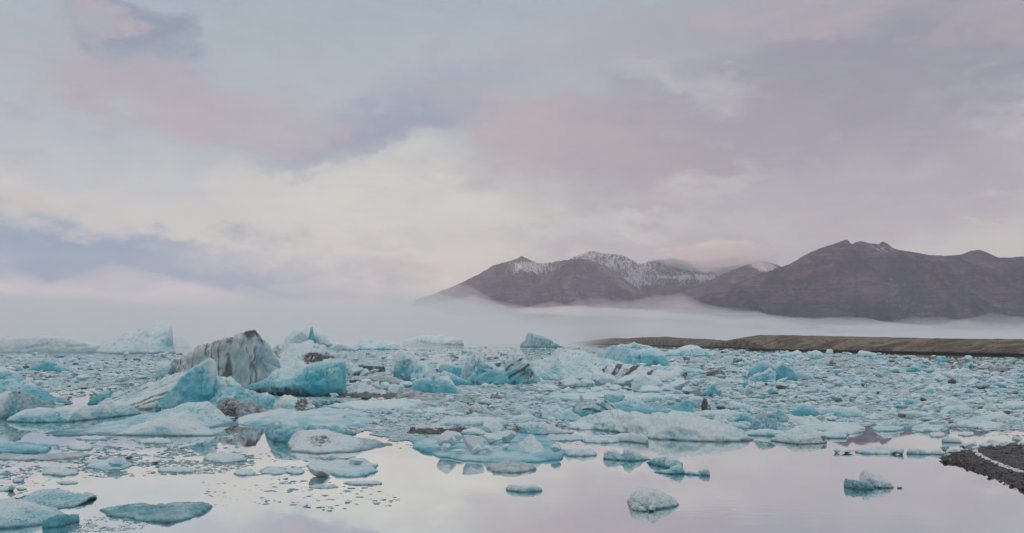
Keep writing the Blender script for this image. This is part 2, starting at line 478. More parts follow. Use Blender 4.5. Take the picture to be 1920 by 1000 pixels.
mountain([(780, 561), (815, 551), (850, 537), (880, 523), (905, 510), (925, 498), (935, 495), (950, 491), (965, 487), (978, 480), (985, 484), (1000, 490),
          (1010, 494), (1025, 494), (1045, 490), (1070, 487), (1100, 486), (1140, 500), (1220, 560)], 8500, 6900, 9900, 1.3, 360, 760, .08, 50, 260, 80,
         patches=[(1000, 502, 60, 14, .30), (965, 515, 50, 25, .12)], label='pointed brown mountain with a thin dusting of snow catching warm light')
mountain([(1000, 520), (1030, 505), (1060, 489), (1085, 478), (1100, 474), (1112, 470), (1125, 474), (1150, 477), (1165, 478), (1180, 485), (1195, 493), (1203, 496), (1215, 490),
          (1240, 487), (1262, 484), (1275, 487), (1300, 490), (1330, 488), (1350, 487), (1370, 483), (1390, 480), (1410, 484), (1440, 490), (1460, 500), (1520, 520)],
         9600, 7700, 10900, 4.1, 400, 820, .42, 60, 380, 90, patches=[(1150, 530, 70, 12, .2), (1300, 520, 90, 5, .25), (1310, 500, 110, 22, -.22)], label='broad snow dusted mountain ridge with its crest in cloud')
mountain([(925, 578), (960, 560), (1000, 533), (1040, 506), (1060, 494), (1075, 486), (1088, 494), (1110, 509), (1140, 525), (1170, 542), (1215, 562), (1265, 592)],
         7500, 6500, 8800, 7.7, 520, 1000, -.45, 24, 240, 70, label='dark smooth pyramid shaped mountain in front of the snowy ridge')
mountain([(1180, 596), (1210, 580), (1240, 566), (1290, 543), (1330, 526), (1365, 510), (1390, 500), (1410, 494), (1425, 490), (1440, 492), (1455, 496), (1475, 505), (1520, 530)],
         7900, 6300, 9300, 11.2, 420, 900, .05, 60, 260, 80, patches=[(1428, 500, 26, 12, .85), (1230, 545, 40, 30, .1)], label='grey shoulder of mountain with white snow streaks under cloud')
mountain([(1225, 600), (1250, 588), (1270, 577), (1300, 561), (1340, 547), (1380, 531), (1420, 516), (1460, 503), (1485, 493), (1500, 484), (1520, 473), (1540, 465), (1560, 459), (1575, 453),
          (1588, 449), (1593, 454), (1598, 459), (1603, 455), (1612, 452), (1635, 457), (1648, 458), (1655, 453), (1660, 455), (1672, 467), (1700, 471), (1720, 474), (1740, 478), (1775, 480), (1800, 478), (1820, 471), (1835, 468),
          (1845, 471), (1870, 483), (1895, 483), (1920, 481), (1960, 474), (2020, 462), (2100, 470), (2200, 500), (2350, 570), (2420, 600)],
         6000, 4500, 7300, 15.9, 520, 720, .0, 62, 620, 120, patches=[(1640, 480, 46, 26, .42), (1545, 478, 45, 14, .28), (1490, 505, 45, 7, .25)], shelf=.12, spur=.35,
         label='long dark purple brown mountain with banded cliffs')

# low moraine on the far shore
LAND = land_material()
def land(shore, top, depth, green, seed, nu=300, nv=46):
    px = np.linspace(shore[0][0], shore[-1][0], nu)
    sy_ = interp(px, shore); Ys = gy(sy_)
    ty = interp(px, top) + .9 * pnoise(V3(px * .05, seed, 0)) + .6 * pnoise(V3(px * .2, seed, 3))
    v = np.linspace(0, 1.6, nv) ** 1.3
    U, Vv = np.meshgrid(np.arange(nu), v, indexing='ij')
    PX = px[U]; Yc = Ys[U] + depth * Vv * (Ys[U] / 500.0) ** .5
    Yt = Ys + depth * (Ys / 500.0) ** .5
    zt = np.maximum(gz(ty, Yt), .4)[U]
    pr = np.where(Vv <= 1, 1 - (1 - np.clip(Vv, 0, 1)) ** 1.6, 1 - (Vv - 1) * .35)
    bank = np.clip(Vv / .03, 0, 1) * 1.0
    Z = np.minimum(bank * zt, bank) + zt * pr * .9
    Z = np.where(Vv <= .0001, -.3, Z)
    X = gx(PX, Yc * .35 + Ys[U] * .65)
    Z = Z + np.clip(Vv * 3, 0, 1) * (1.5 * fbm(V3(X / 18, Yc / 30, seed), 5).reshape(X.shape) + .0) * np.clip(1.2 - Vv, 0.1, 1)
    g = green + .5 * fbm(V3(X / 70, Yc / 70, seed), 3)
    g = g.reshape(X.shape) if g.ndim == 1 else g
    return mesh_np('moraine', V3(X, Yc, Z), grid_faces(nu, nv), LAND, {'green': np.clip(g.ravel(), 0, 1)})
o = land([(1100, 645.2), (1200, 647.2), (1300, 650.5), (1440, 654), (1560, 657)], [(1100, 644), (1125, 640), (1190, 633.5), (1230, 634.5), (1270, 632.3), (1330, 631.3), (1380, 634), (1440, 636), (1480, 640), (1560, 650)], 420, -.25, 2.0)
props(o, 'low dark brown moraine point reaching into the misty lagoon', kind='structure')
o = land([(1405, 655.3), (1440, 656.8), (1560, 659), (1680, 662), (1800, 664.5), (1920, 667), (2100, 670), (2500, 676)], [(1405, 652), (1425, 640), (1440, 636.5), (1455, 633), (1470, 629.5), (1500, 627.7), (1540, 628), (1600, 629), (1700, 631.5), (1800, 633.5), (1920, 636), (2500, 642)], 130, .27, 5.0, 380)
props(o, 'grassy olive green moraine bank with a black shoreline', kind='structure')

# ---------------------------------------------------------------- air: even haze, mist banks
def haze_box():
    x0, x1, y0, y1, z0, z1 = -11500, 11500, -200, 11400, -1.5, 1120
    v = [(x, y, z) for x in (x0, x1) for y in (y0, y1) for z in (z0, z1)]
    f = [(0, 1, 3, 2), (4, 6, 7, 5), (0, 4, 5, 1), (2, 3, 7, 6), (0, 2, 6, 4), (1, 5, 7, 3)]
    # water and lake bed stay inside: the box bottom lies below them
    o = mesh_np('haze', v, f, volume_material('haze_air', 4.6e-5, (0.81, 0.875, 1.0), 0.1), smooth=False)
    o['kind'] = 'stuff'
    return o
haze_box()
def mist(name, pxs, front, back, top, density, seed, rough=.25, bottom=.05, nu=220, nv=60, label=None, bot=None, lam=1.0):
    """closed lens of fog: columns at photo azimuths, front/back distance and crest height per column"""
    px = np.linspace(pxs[0], pxs[1], nu)
    yf = interp(px, front); yb = interp(px, back); tz = interp(px, top)
    v = np.linspace(0, 1, nv)
    U, Vv = np.meshgrid(np.arange(nu), v, indexing='ij')
    Y = yf[U] + (yb[U] - yf[U]) * Vv
    X = gx(px[U], Y)
    edge = (4 * Vv * (1 - Vv)) ** .5 * (1 - np.abs(2 * (px[U] - pxs[0]) / (pxs[1] - pxs[0]) - 1) ** 8)
    n = fbm(V3(X / 700 / lam, Y / 1500 / lam, seed), 5, .6).reshape(X.shape) + .5 * fbm(V3(X / 220 / lam, Y / 500 / lam, seed + 4), 3).reshape(X.shape)
    T = tz[U] * edge * (1 + rough * 1.6 * n) + bottom
    T = np.maximum(T, bottom + .02)
    B = np.full_like(T, bottom) if bot is None else interp(px[U], bot) - (T - bottom) * .5
    if bot is not None: T = interp(px[U], bot) + (T - bottom) * .5 + .5
    verts = np.concatenate([V3(X, Y, T), V3(X, Y, B)])
    nn = nu * nv
    f = grid_faces(nu, nv); fb = grid_faces(nu, nv, nn)[:, ::-1]
    side = []
    i = np.arange(nu - 1); j = np.arange(nv - 1)
    side.append(np.stack([i * nv, i * nv + nn, (i + 1) * nv + nn, (i + 1) * nv], 1))
    side.append(np.stack([(i + 1) * nv + nv - 1, (i + 1) * nv + nv - 1 + nn, i * nv + nv - 1 + nn, i * nv + nv - 1], 1))
    side.append(np.stack([j + 1, j + 1 + nn, j + nn, j], 1))
    k = (nu - 1) * nv
    side.append(np.stack([k + j, k + j + nn, k + j + 1 + nn, k + j + 1], 1))
    o = mesh_np(name, verts, np.concatenate([f, fb] + side), volume_material(name + '_air', density, (1.0, .985, .998), .1))
    props(o, label, kind='stuff')
    return o
mist('mist', (-7000, 3600), [(-7000, 1500), (-2200, 1500), (700, 1500), (1100, 2600), (1400, 2300), (3600, 2300)], [(-7000, 2600), (-2200, 6200), (900, 6200), (1300, 5600), (1500, 4700), (3600, 4700)],
     [(-7000, 190), (-2200, 190), (300, 195), (500, 185), (700, 200), (800, 190), (870, 165), (1000, 145), (1250, 135), (1400, 120), (1500, 90), (1700, 80), (3600, 78)], 1.05e-3, 2.0, .68)  # left wing beyond view reaches out to block the low sun
mist('mist', (-9500, 900), [(-9500, 230), (-900, 260), (-200, 360), (250, 400), (500, 640), (900, 1200)], [(-9500, 2600), (600, 2600), (900, 2200)],  # unseen left part extended and thickened to keep sun off the ice
     [(-9500, 150), (-500, 140), (-60, 88), (300, 80), (600, 60), (900, 12)], 2.6e-3, 9.0, .35, lam=.5)
mist('cloud', (1215, 1470), [(1215, 8300), (1470, 7000)], [(1215, 10300), (1470, 9600)],
     [(1215, 15), (1270, 110), (1330, 230), (1400, 230), (1470, 20)], 1.5e-3, 5.0, .9, bot=[(1215, 890), (1300, 850), (1400, 820), (1470, 780)], label='soft grey cloud resting on the mountain crest')

mist('mist', (960, 1420), [(960, 4600), (1420, 4300)], [(960, 5600), (1420, 5300)], [(960, 10), (1080, 45), (1200, 32), (1420, 5)], 1.6e-3, 21.0, .9, bot=[(960, 185), (1150, 175), (1420, 120)], lam=.6)
mist('mist', (1330, 1760), [(1330, 3900), (1760, 3600)], [(1330, 4500), (1760, 4300)], [(1330, 10), (1480, 60), (1600, 50), (1760, 5)], 1.4e-3, 25.0, .9, bot=[(1330, 105), (1500, 95), (1760, 72)], lam=.6)
# ---------------------------------------------------------------- ice builders
PROF = {
 'dome':  [(0, -.35), (0, 0), (.02, .22), (.10, .58), (.26, .88), (.45, 1), (.70, .85), (.92, .42), (1, 0), (1, -.35)],
 'cliff': [(.0, -.35), (.0, 0), (.01, .45), (.03, .86), (.09, 1), (.4, .84), (.8, .5), (.97, .2), (1, 0), (1, -.35)],
 'ramp':  [(0, -.35), (0, 0), (.03, .10), (.35, .42), (.78, .95), (.86, 1), (.94, .6), (1, 0), (1, -.35)],
 'flat':  [(0, -.35), (0, 0), (.01, .55), (.04, .8), (.5, .93), (.93, 1), (.98, .8), (1, 0), (1, -.35)],
 'under': [(.22, -.35), (.16, 0), (.04, .22), (0, .42), (.05, .72), (.2, .93), (.38, 1), (.8, .7), (1, 0), (1, -.35)],
 'fin':   [(0, -.35), (0, 0), (.10, .3), (.3, .75), (.42, .97), (.5, 1), (.58, .95), (.75, .6), (1, 0), (1, -.35)],
}
STY = {   # cuts, cut depth, low noise, fine noise, groove
 'smooth': (5, .04, .05, .010, 0),
 'soft':   (9, .05, .06, .014, 0),
 'block':  (20, .075, .05, .010, 0),
 'rough':  (16, .06, .08, .030, 0),
 'groove': (8, .05, .05, .012, .06),
 'fold': (3, .03, .05, .006, .20),
 'layer': (12, .05, .05, .012, .06),
 'crumbly': (46, .055, .10, .035, 0),
}
def chop(P, n, depth, size, rs, zmin=0.0, radius=.55):
    """hew flat facets: press everything beyond a random plane back on to that plane"""
    c0 = P.mean(0)
    cand = np.where(P[:, 2] > zmin)[0]
    if len(cand) == 0: return P
    for _ in range(n):
        i = cand[rs.randint(len(cand))]
        q = P[i]
        nrm_ = (q - c0) * np.array([.5, 1, 1]) + rs.normal(size=3) * size * .35
        nrm_[2] = abs(nrm_[2]) * .9 + .02 * size
        nrm_[1] -= .25 * size * rs.rand()
        nrm_ /= np.linalg.norm(nrm_) + 1e-9
        d = depth * size * (.3 + rs.rand())
        R = size * radius * (.5 + rs.rand())
        r2 = ((P - q) ** 2).sum(1)
        s = np.maximum(((P - (q - nrm_ * d * .5)) @ nrm_), 0)
        s = np.where(s > d, np.maximum(2 * d - s, 0), s)
        P = P - nrm_[None] * (s * np.clip((2 - np.sqrt(r2) / R) * 1.5, 0, 1))[:, None]
    return P
BOXES = []        # photo-space footprints of the ice already placed, for spacing the loose pieces
LAND_MARKS = []
def dirt_field(X, Y, Z, h, pxs, pys, dirt, strata, seed, size):
    D = np.zeros_like(X)
    n = fbm(V3(X / size * 3, Y / size * 3, Z / size * 3 + seed), 4)
    for d in dirt:
        if d[0] == 'all': D = np.maximum(D, d[1] * (0.75 + .6 * n))
        elif d[0] == 'top': D = np.maximum(D, d[1] * np.clip((h - d[2]) / .12 + 2.2 * n, 0, 1))
        elif d[0] == 'low': D = np.maximum(D, d[1] * np.clip((d[2] - h) / .15 + 1.8 * n, 0, 1))
        elif d[0] == 'streak':
            s = fbm(V3(X / size * 15, Y / size * 4, Z / size * 1.0 + seed), 4)
            D = np.maximum(D, d[1] * np.clip((s - .03) * 3.6, 0, 1))
        else:
            cx, cy, rx, ry, am = d  # placed patches: dirt, and painted shade of caves and hollows
            q = np.sqrt(((pxs - cx) / rx) ** 2 + ((pys - cy) / ry) ** 2) + .7 * n
            D = np.maximum(D, am * np.clip((1.25 - q) * 1.8, 0, 1) * np.clip(.75 + 1.4 * fbm(V3(X / size * 9, Y / size * 9, Z / size * 9 + seed), 3), .2, 1.15))
    for (ang, spacing, width, am) in strata:
        a = math.radians(ang)
        w = fbm(V3(X / size * 1.3, Y / size, Z / size * 1.3 + seed + 4), 3) * .35
        q = (X * -math.sin(a) + Z * math.cos(a) + Y * .18) / (spacing * size) + w
        k = np.floor(q); fr = np.abs(q - k - .5)
        gate = np.sin(k * 12.9898 + seed * 78.2) * 43758.5453; gate = gate - np.floor(gate)
        line = np.clip((width * (.3 + gate) - fr) / (width * .35), 0, 1) * (gate > .25)
        D = np.maximum(D, am * line * np.clip(.6 + 1.5 * n + gate * .4, 0, 1))
    return np.clip(D, 0, 1)

def berg(name, top, base, depth=None, prof='dome', style='soft', blue=.3, blow=.35, dirt=(), strata=(), parent=None, seed=1, groove_ang=60, dpx=2.0, nv=None, jag=1.0, reg=True, Y=None):
    top = np.asarray(top, float); base = np.asarray(base, float)
    rs = np.random.RandomState(seed * 131 + 7)
    x0, x1 = top[0, 0], top[-1, 0]
    wpx = x1 - x0
    nu = int(np.clip(wpx / dpx, 12, 210)) + 4
    u = np.linspace(0, 1, nu); u = .75 * u + .25 * (.5 - .5 * np.cos(np.pi * u))
    px = x0 + wpx * u
    by = np.interp(px, base[:, 0], base[:, 1]); ty = np.interp(px, top[:, 0], top[:, 1])
    hpx = np.maximum(by - ty, 1.0)
    Yf = gy(by) if Y is None else np.full(nu, float(Y))
    W = wpx / FP * Yf.mean(); Hm = hpx.max() / FP * Yf.mean()
    if depth is None: depth = np.clip(.42 * W, .9 * Hm, 6 * Hm)
    j = (pnoise(V3(px * .09, seed, 1)) * 1.1 + pnoise(V3(px * .31, seed, 4)) * .7) * jag * min(1.0, hpx.max() / 30)
    cs, cd, lown, fine, grv = STY[style]
    ty = np.minimum(ty + j, by - .4)
    shape = np.clip(1 - np.abs(2 * u - 1) ** 3.2, 0, 1) ** .5
    pr = np.array(PROF[prof]); seg = np.r_[0, np.cumsum(np.hypot(np.diff(pr[:, 0]) * depth, np.diff(pr[:, 1]) * Hm * 1.4))]
    nv = nv or int(np.clip(seg[-1] * FP / Yf.mean() / dpx * .7, 12, 64))
    sv = np.linspace(0, seg[-1], nv)
    tv = np.interp(sv, seg, pr[:, 0]); hv = np.interp(sv, seg, pr[:, 1])
    tr = pr[pr[:, 1].argmax(), 0]
    D = depth * shape + 1e-3
    Y0 = Yf + (1 - shape) * depth * .22
    Yr = Y0 + tr * D
    Zr = np.maximum(H - (ty - HZ) / FP * Yr, .04)
    U = np.arange(nu)[:, None] + 0 * tv[None, :]; U = U.astype(int)
    T = tv[None, :] + .10 * (pnoise(V3(U * .06, seed, 0)).reshape(U.shape)) * np.sin(np.pi * np.clip(tv, 0, 1))[None, :]
    Yg = Y0[U] + T * D[U]
    Xr = (px - 960) / FP * Yr
    Zg = Zr[U] * hv[None, :]
    Zg = np.where(hv[None, :] < 0, hv[None, :] * Zr.max(), Zg)
    Xg = Xr[U] + 0 * Yg
    P = V3(Xg, Yg, Zg)
    h = (np.clip(Zg / max(Zr.max(), .01), 0, 1.2)).ravel()
    S = max(Hm, .28 * min(W, 4 * Hm))
    c0 = P.mean(0)
    # normals of the grid
    G = P.reshape(nu, nv, 3)
    du = np.gradient(G, axis=0); dv = np.gradient(G, axis=1)
    Nn = np.cross(dv, du).reshape(-1, 3); Nn /= (np.linalg.norm(Nn, axis=1)[:, None] + 1e-9)
    Nn *= np.sign((Nn * (P - c0)).sum())
    fade = np.clip(np.minimum(u, 1 - u) * 12, 0, 1)[U].ravel()
    sc = 1.6 / S
    dis = lown * S * 1.9 * fbm(P * sc + seed * 3.7, 3) + fine * S * 3.2 * fbm(P * sc * 5 + seed, 4) + .022 * S * ridged(V3(P[:, 0] * sc * 2.4, P[:, 1] * sc * 1.6, P[:, 2] * sc * 3.6) + seed * 1.3, 3)
    if grv:
        a = math.radians(groove_ang)
        gf = 1.3 if style == 'fold' else (7.0 if style == 'layer' else 3.2)
        q = (-math.sin(a) * P[:, 0] + math.cos(a) * P[:, 2]) * sc * gf
        along = (math.cos(a) * P[:, 0] + math.sin(a) * P[:, 2]) * sc * .5
        dis += grv * S * 1.5 * (ridged(V3(q, along, P[:, 1] * sc * .8 + seed), 3) - .3)
    wq = P * sc + .35 * np.stack([fbm(P * sc * 1.5 + 31 + seed, 2), fbm(P * sc * 1.5 + 57, 2), fbm(P * sc * 1.5 + 83, 2)], 1)
    crk = np.clip(1 - np.abs(pnoise(wq * 1.5 + seed)) / .05, 0, 1) * np.clip(.2 + 3 * pnoise(wq * .8 + 11), 0, 1)
    dis = dis - {'smooth': .015, 'soft': .03, 'fold': .01}.get(style, .06) * S * crk
    P = P + Nn * (dis * fade)[:, None]
    P = chop(P, cs, cd, S, rs, 0.05 * Hm, .34 if style == 'crumbly' else .55)
    if style in ('rough', 'crumbly'):
        P = P + Nn * (fine * S * .8 * ridged(P * sc * 9 + seed, 3) * fade)[:, None]
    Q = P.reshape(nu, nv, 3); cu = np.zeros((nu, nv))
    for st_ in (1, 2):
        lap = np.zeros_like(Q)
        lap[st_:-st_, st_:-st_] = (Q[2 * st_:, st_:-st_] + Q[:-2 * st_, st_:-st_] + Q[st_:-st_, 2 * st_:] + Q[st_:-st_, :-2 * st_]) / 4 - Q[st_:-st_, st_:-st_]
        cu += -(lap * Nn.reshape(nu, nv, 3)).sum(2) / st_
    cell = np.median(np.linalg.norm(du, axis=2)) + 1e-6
    cu = np.clip(cu.ravel() / cell, -.6, .6)               # frosted edges and bluer hollows, painting in edge highlights and crevice shade
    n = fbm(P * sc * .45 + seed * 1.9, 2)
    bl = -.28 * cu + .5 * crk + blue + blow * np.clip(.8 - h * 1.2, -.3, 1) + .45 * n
    pys = HZ - (P[:, 2] - H) / np.mean(Yr) * FP
    pxs = 960 + P[:, 0] / np.mean(Yr) * FP
    DD = np.clip(dirt_field(P[:, 0], P[:, 1], P[:, 2], h, pxs, pys, dirt, strata, seed, S) + .22 * crk, 0, 1.2)  # crevice darkening along the cracks is added to the dirt
    o = mesh_np(name, P, grid_faces(nu, nv), ICE, {'blue': bl, 'dirt': DD, 'wet': np.clip(1.3 - P[:, 2] / (.045 * Hm + .04), 0, 1)}, parent=parent)  # wet: dark foot band, painted contact shadow over the damp line
    if reg: BOXES.append((x0, ty.min(), x1, by.max()))
    return o

_bm = bmesh.new(); bmesh.ops.create_icosphere(_bm, subdivisions=4, radius=1); ICO4 = (np.array([v.co[:] for v in _bm.verts]), np.array([[v.index for v in f.verts] for f in _bm.faces])); _bm.free()
_bm = bmesh.new(); bmesh.ops.create_icosphere(_bm, subdivisions=3, radius=1); ICO3 = (np.array([v.co[:] for v in _bm.verts]), np.array([[v.index for v in f.verts] for f in _bm.faces])); _bm.free()
_bm = bmesh.new(); bmesh.ops.create_icosphere(_bm, subdivisions=1, radius=1); ICO1 = (np.array([v.co[:] for v in _bm.verts]), np.array([[v.index for v in f.verts] for f in _bm.faces])); _bm.free()
def hewn(ico, rs, n=14, keep=.62, noise=.05):
    """a sharp cornered polyhedron: the unit ball cut by n planes"""
    U = ico[0] / np.linalg.norm(ico[0], axis=1)[:, None]
    r = np.full(len(U), 1.25)
    for _ in range(n):
        q = rs.normal(size=3); q /= np.linalg.norm(q)
        d = keep + .22 * rs.rand()
        c = U @ q
        r = np.where(c > .05, np.minimum(r, d / np.maximum(c, .05)), r)
    return U * r[:, None] * (1 + noise * fbm(U * 1.7 + rs.rand() * 50, 3))[:, None]
def block(name, cx, base, w, h, seed, zlift=0.0, tilt=0, Y=None, blue=.1, dirt=0.0, dz=None, rough=.05, n=12, parent=None, mat=None, depth=1.0, keep=.6):
    """one hewn lump: centre column, row of its foot, width and height in photo pixels"""
    rs = np.random.RandomState(seed * 17 + 3)
    Yc = gy(base) if Y is None else Y
    ico = ICO4 if max(w, h) > 14 else ICO3
    P = hewn(ico, rs, 22 if keep > .65 else (15 if keep > .55 else 11), .62, rough)
    P = P * (1 + .035 * ridged(P * 2.3 + seed, 3))[:, None]
    P /= (P.max(0) - P.min(0)) / 2
    P -= (P.max(0) + P.min(0)) / 2
    a = math.radians(tilt); c, s = math.cos(a), math.sin(a)
    P = np.stack([P[:, 0], P[:, 1], P[:, 2]], 1)
    W = w / FP * Yc / 2; Hh = h / FP * Yc / 2
    Dp = depth * (W * .55 + Hh * .45)
    P = P * np.array([W, Dp, Hh])
    P = np.stack([P[:, 0] * c - P[:, 2] * s, P[:, 1], P[:, 0] * s + P[:, 2] * c], 1)
    sink = .12 * Hh
    zb = zlift - P[:, 2].min() - sink
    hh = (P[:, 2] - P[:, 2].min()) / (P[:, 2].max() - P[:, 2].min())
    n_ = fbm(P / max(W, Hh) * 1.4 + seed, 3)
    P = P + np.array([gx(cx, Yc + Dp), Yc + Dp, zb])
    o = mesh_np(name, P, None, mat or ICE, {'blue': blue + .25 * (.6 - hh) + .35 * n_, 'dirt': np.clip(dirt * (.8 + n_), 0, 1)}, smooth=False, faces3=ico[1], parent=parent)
    if zlift == 0: BOXES.append((cx - w / 2, base - h, cx + w / 2, base))
    return o
def floe(name, outline, thick, seed, bumps=.25, blue=.25, dirt=(), strata=(), parent=None, style='rough', reg=True, edge=8.0, tilt=0.0):
    """a low raft: closed outline on the water in photo pixels, thickness in metres"""
    o_ = np.asarray(outline, float)
    rs = np.random.RandomState(seed + 99)
    G = np.stack([gx(o_[:, 0], gy(o_[:, 1])), gy(o_[:, 1])], 1)
    c = G.mean(0)
    cl = np.vstack([G, G[:1]]); seg = np.r_[0, np.cumsum(np.linalg.norm(np.diff(cl, axis=0), axis=1))]
    wpx = np.ptp(o_[:, 0]); na = int(np.clip(wpx * 2.2 / 2.0, 28, 260)); nr = int(np.clip(wpx / 3.2, 10, 80))
    s = np.linspace(0, seg[-1], na, endpoint=False)
    bx = np.interp(s, seg, cl[:, 0]); by_ = np.interp(s, seg, cl[:, 1])
    size = seg[-1] / 6
    jit = size * (.17 * fbm(V3(bx / size * 2.2, by_ / size * 2.2, seed), 4) +   .09 * fbm(V3(bx / size * 9, by_ / size * 9, seed), 3))
    rim = np.clip(.75 + 1.5 * fbm(V3(bx / size * 3, by_ / size * 3, seed + 7), 4), .12, 1.5)
    dirv = np.stack([bx, by_], 1) - c; dl = np.linalg.norm(dirv, axis=1)[:, None] + 1e-6
    ring = np.stack([bx, by_], 1) + dirv / dl * jit[:, None]
    thick = thick * .62
    r = np.concatenate([np.linspace(0.02, .90, nr), [.94, .97, .988, 1.0, 1.0]])
    hprof = np.concatenate([1 - .25 * np.linspace(0.02, 1, nr) ** 3, [.66, .5, .25, .0, -1.0]])
    X = c[0] + (ring[:, 0] - c[0])[:, None] * r[None]; Yy = c[1] + (ring[:, 1] - c[1])[:, None] * r[None]
    Pn = V3(X, Yy, 0)
    m = fbm(Pn / size * 1.5 + seed * 2.2, 4); m2 = ridged(Pn / size * 6 + seed, 4); m3 = ridged(Pn / size * 14 + seed, 3)
    k = {'rough': (1.0, .8, .5), 'smooth': (.8, .12, .06), 'ridgy': (.7, 1.8, 1.2)}[style]
    hh = np.clip(hprof, 0, 1)[None] + 0 * X
    rw = np.clip((r - .55) / .4, 0, 1)[None]
    Z = hprof[None] * thick * np.where(hprof[None] > 0, 1 - rw + rw * rim[:, None], 1) + 0 * X
    add = (rim[:, None] * rw + 1 - rw) * thick * bumps * 3.2 * (k[0] * (m.reshape(X.shape) + .15) + k[1] * .35 * (m2.reshape(X.shape) - .1) + k[2] * .25 * m3.reshape(X.shape))
    Z = Z + np.where(hprof[None] > 0, hh, 0) * add + tilt * thick * (Yy - c[1]) / size * (hprof[None] > .3)
    Z = np.where(hprof[None] > .05, np.maximum(Z, .02 * hh), Z)
    P = V3(X, Yy, Z)
    n = fbm(P / size * 2 + seed, 3)
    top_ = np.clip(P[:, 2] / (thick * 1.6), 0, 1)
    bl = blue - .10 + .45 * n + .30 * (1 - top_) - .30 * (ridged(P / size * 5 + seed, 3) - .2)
    pys = HZ + FP * H / P[:, 1]; pxs = 960 + P[:, 0] / P[:, 1] * FP
    DD = dirt_field(P[:, 0], P[:, 1], P[:, 2] * 3, top_, pxs, pys, dirt, strata, seed, size)
    fur = np.clip((.12 - m2) * 3, 0, 1) * np.clip(P[:, 2] / .02, 0, 1)
    if style == 'ridgy':
        if len(dirt): DD = np.maximum(DD, .75 * fur)  # furrows darkened in colour, in place of crevice shade
        bl = bl + .5 * fur
    nvr = len(r)
    P = np.vstack([P, [[c[0], c[1], P[:nvr * na:nvr, 2].mean()]]])
    f3 = np.stack([np.full(na, len(P) - 1), np.arange(na) * nvr, ((np.arange(na) + 1) % na) * nvr], 1)
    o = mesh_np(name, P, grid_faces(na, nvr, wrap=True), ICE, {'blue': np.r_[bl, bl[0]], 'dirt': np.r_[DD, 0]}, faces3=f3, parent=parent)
    if reg: BOXES.append((o_[:, 0].min(), o_[:, 1].min(), o_[:, 0].max(), o_[:, 1].max()))
    return o
def ell(cx, cy, rx, ry, n=14, seed=0):
    rs = np.random.RandomState(seed + 5)
    a = np.linspace(0, 2 * math.pi, n, endpoint=False) + rs.rand() * .3
    k = 1 + .28 * (rs.rand(n) - .5)
    return [(cx + rx * kk * math.cos(t), cy + ry * kk * math.sin(t)) for t, kk in zip(a, k)]
def holder(name, cx, base, label, cat, group=None):
    e = bpy.data.objects.new(name, None); Yc = gy(base)
    e.location = (float(gx(cx, Yc)), float(Yc), 0); e.empty_display_size = .5
    col.objects.link(e); props(e, label, cat, group); return e
def B(label, short, top, base, cat='iceberg', name='iceberg', group='icebergs stranded across the lagoon', **k):
    o = berg(name, top, base, **k); props(o, label, cat, group)
    if short: LAND_MARKS.append((short, (top[0][0] + top[-1][0]) / 2, max(b[1] for b in base)))
    return o
def F(label, short, outline, thick, cat='ice floe', name='ice_floe', group='low floes on the lagoon', **k):
    o = floe(name, outline, thick, **k); props(o, label, cat, group)
    if short:
        a = np.asarray(outline, float); LAND_MARKS.append((short, a[:, 0].mean(), a[:, 1].max()))
    return o
def K(label, cx, base, w, h, seed, cat='ice block', name='ice_block', group='loose blocks of ice', **k):
    o = block(name, cx, base, w, h, seed, **k); props(o, label, cat, group); return o
# ---------------------------------------------------------------- icebergs, from the far mist to the shore
B('long low pale iceberg fading into the mist at the far edge of the lagoon', 'the long misty iceberg', [(-120, 640), (-60, 634), (0, 634), (40, 633), (85, 630), (120, 632), (145, 637), (170, 643), (205, 652), (212, 657)],
  [(-120, 661), (210, 661)], style='groove', groove_ang=4, blue=.15, seed=2, prof='cliff', dirt=[('low', .25, .3)])
B('big tilted pale wedge of an iceberg with a steep overhanging end in the mist', 'the tilted wedge iceberg in the mist', [(186, 650), (200, 640), (230, 628), (260, 619), (283, 613), (290, 615), (303, 613), (315, 611), (320, 612), (322, 628), (325, 645), (329, 660)],
  [(186, 660), (250, 664), (329, 663)], style='soft', blue=.15, seed=3, prof='ramp', depth=26, dirt=[(305, 640, 12, 22, .3), ('low', .25, .2)])  # side patch darkens the overhanging end, standing in for its shade
B('faint ghostly iceberg almost lost in the mist behind the tilted wedge', None, [(300, 650), (325, 632), (340, 628), (352, 640), (358, 648)], [(300, 652), (358, 652)], style='soft', blue=.3, seed=4)
B('low pale blue iceberg half hidden in mist beyond the spiky pile', 'the low blue iceberg in the mist', [(608, 655), (625, 645), (640, 643), (655, 648), (672, 654)], [(608, 656), (672, 657)], style='soft', blue=.35, seed=5)
B('rounded pale blue iceberg with grey right end floating before the mist', 'the rounded blue iceberg at the mist edge', [(655, 654), (670, 646), (678, 637), (690, 635), (705, 640), (722, 636), (735, 642), (750, 650), (762, 655)], [(655, 655), (762, 655.5)],
  style='soft', blue=.45, seed=6, dirt=[(745, 650, 14, 6, .4)], prof='ramp')
B('faded flat white iceberg on the horizon with a small knob on top', 'the faded horizon iceberg', [(755, 641), (765, 636), (785, 630), (805, 628), (822, 630), (830, 627), (835, 633), (850, 632), (862, 633), (870, 641)], [(755, 648.5), (870, 648.5)],
  style='soft', blue=.1, seed=8, dirt=[('low', .5, .25)], jag=.5)
B('tall bright blue iceberg leaning on the horizon with ribbed face', 'the ribbed blue horizon iceberg', [(975, 648), (981, 640), (986, 636), (988, 623), (995, 621.5), (1006, 625), (1020, 631), (1036, 637), (1037, 642), (1046, 645), (1056, 649)], [(975, 651), (1056, 651.5)],
  style='groove', groove_ang=75, blue=.22, seed=9, prof='cliff', dirt=[(1018, 645, 4, 8, .6)], depth=26)

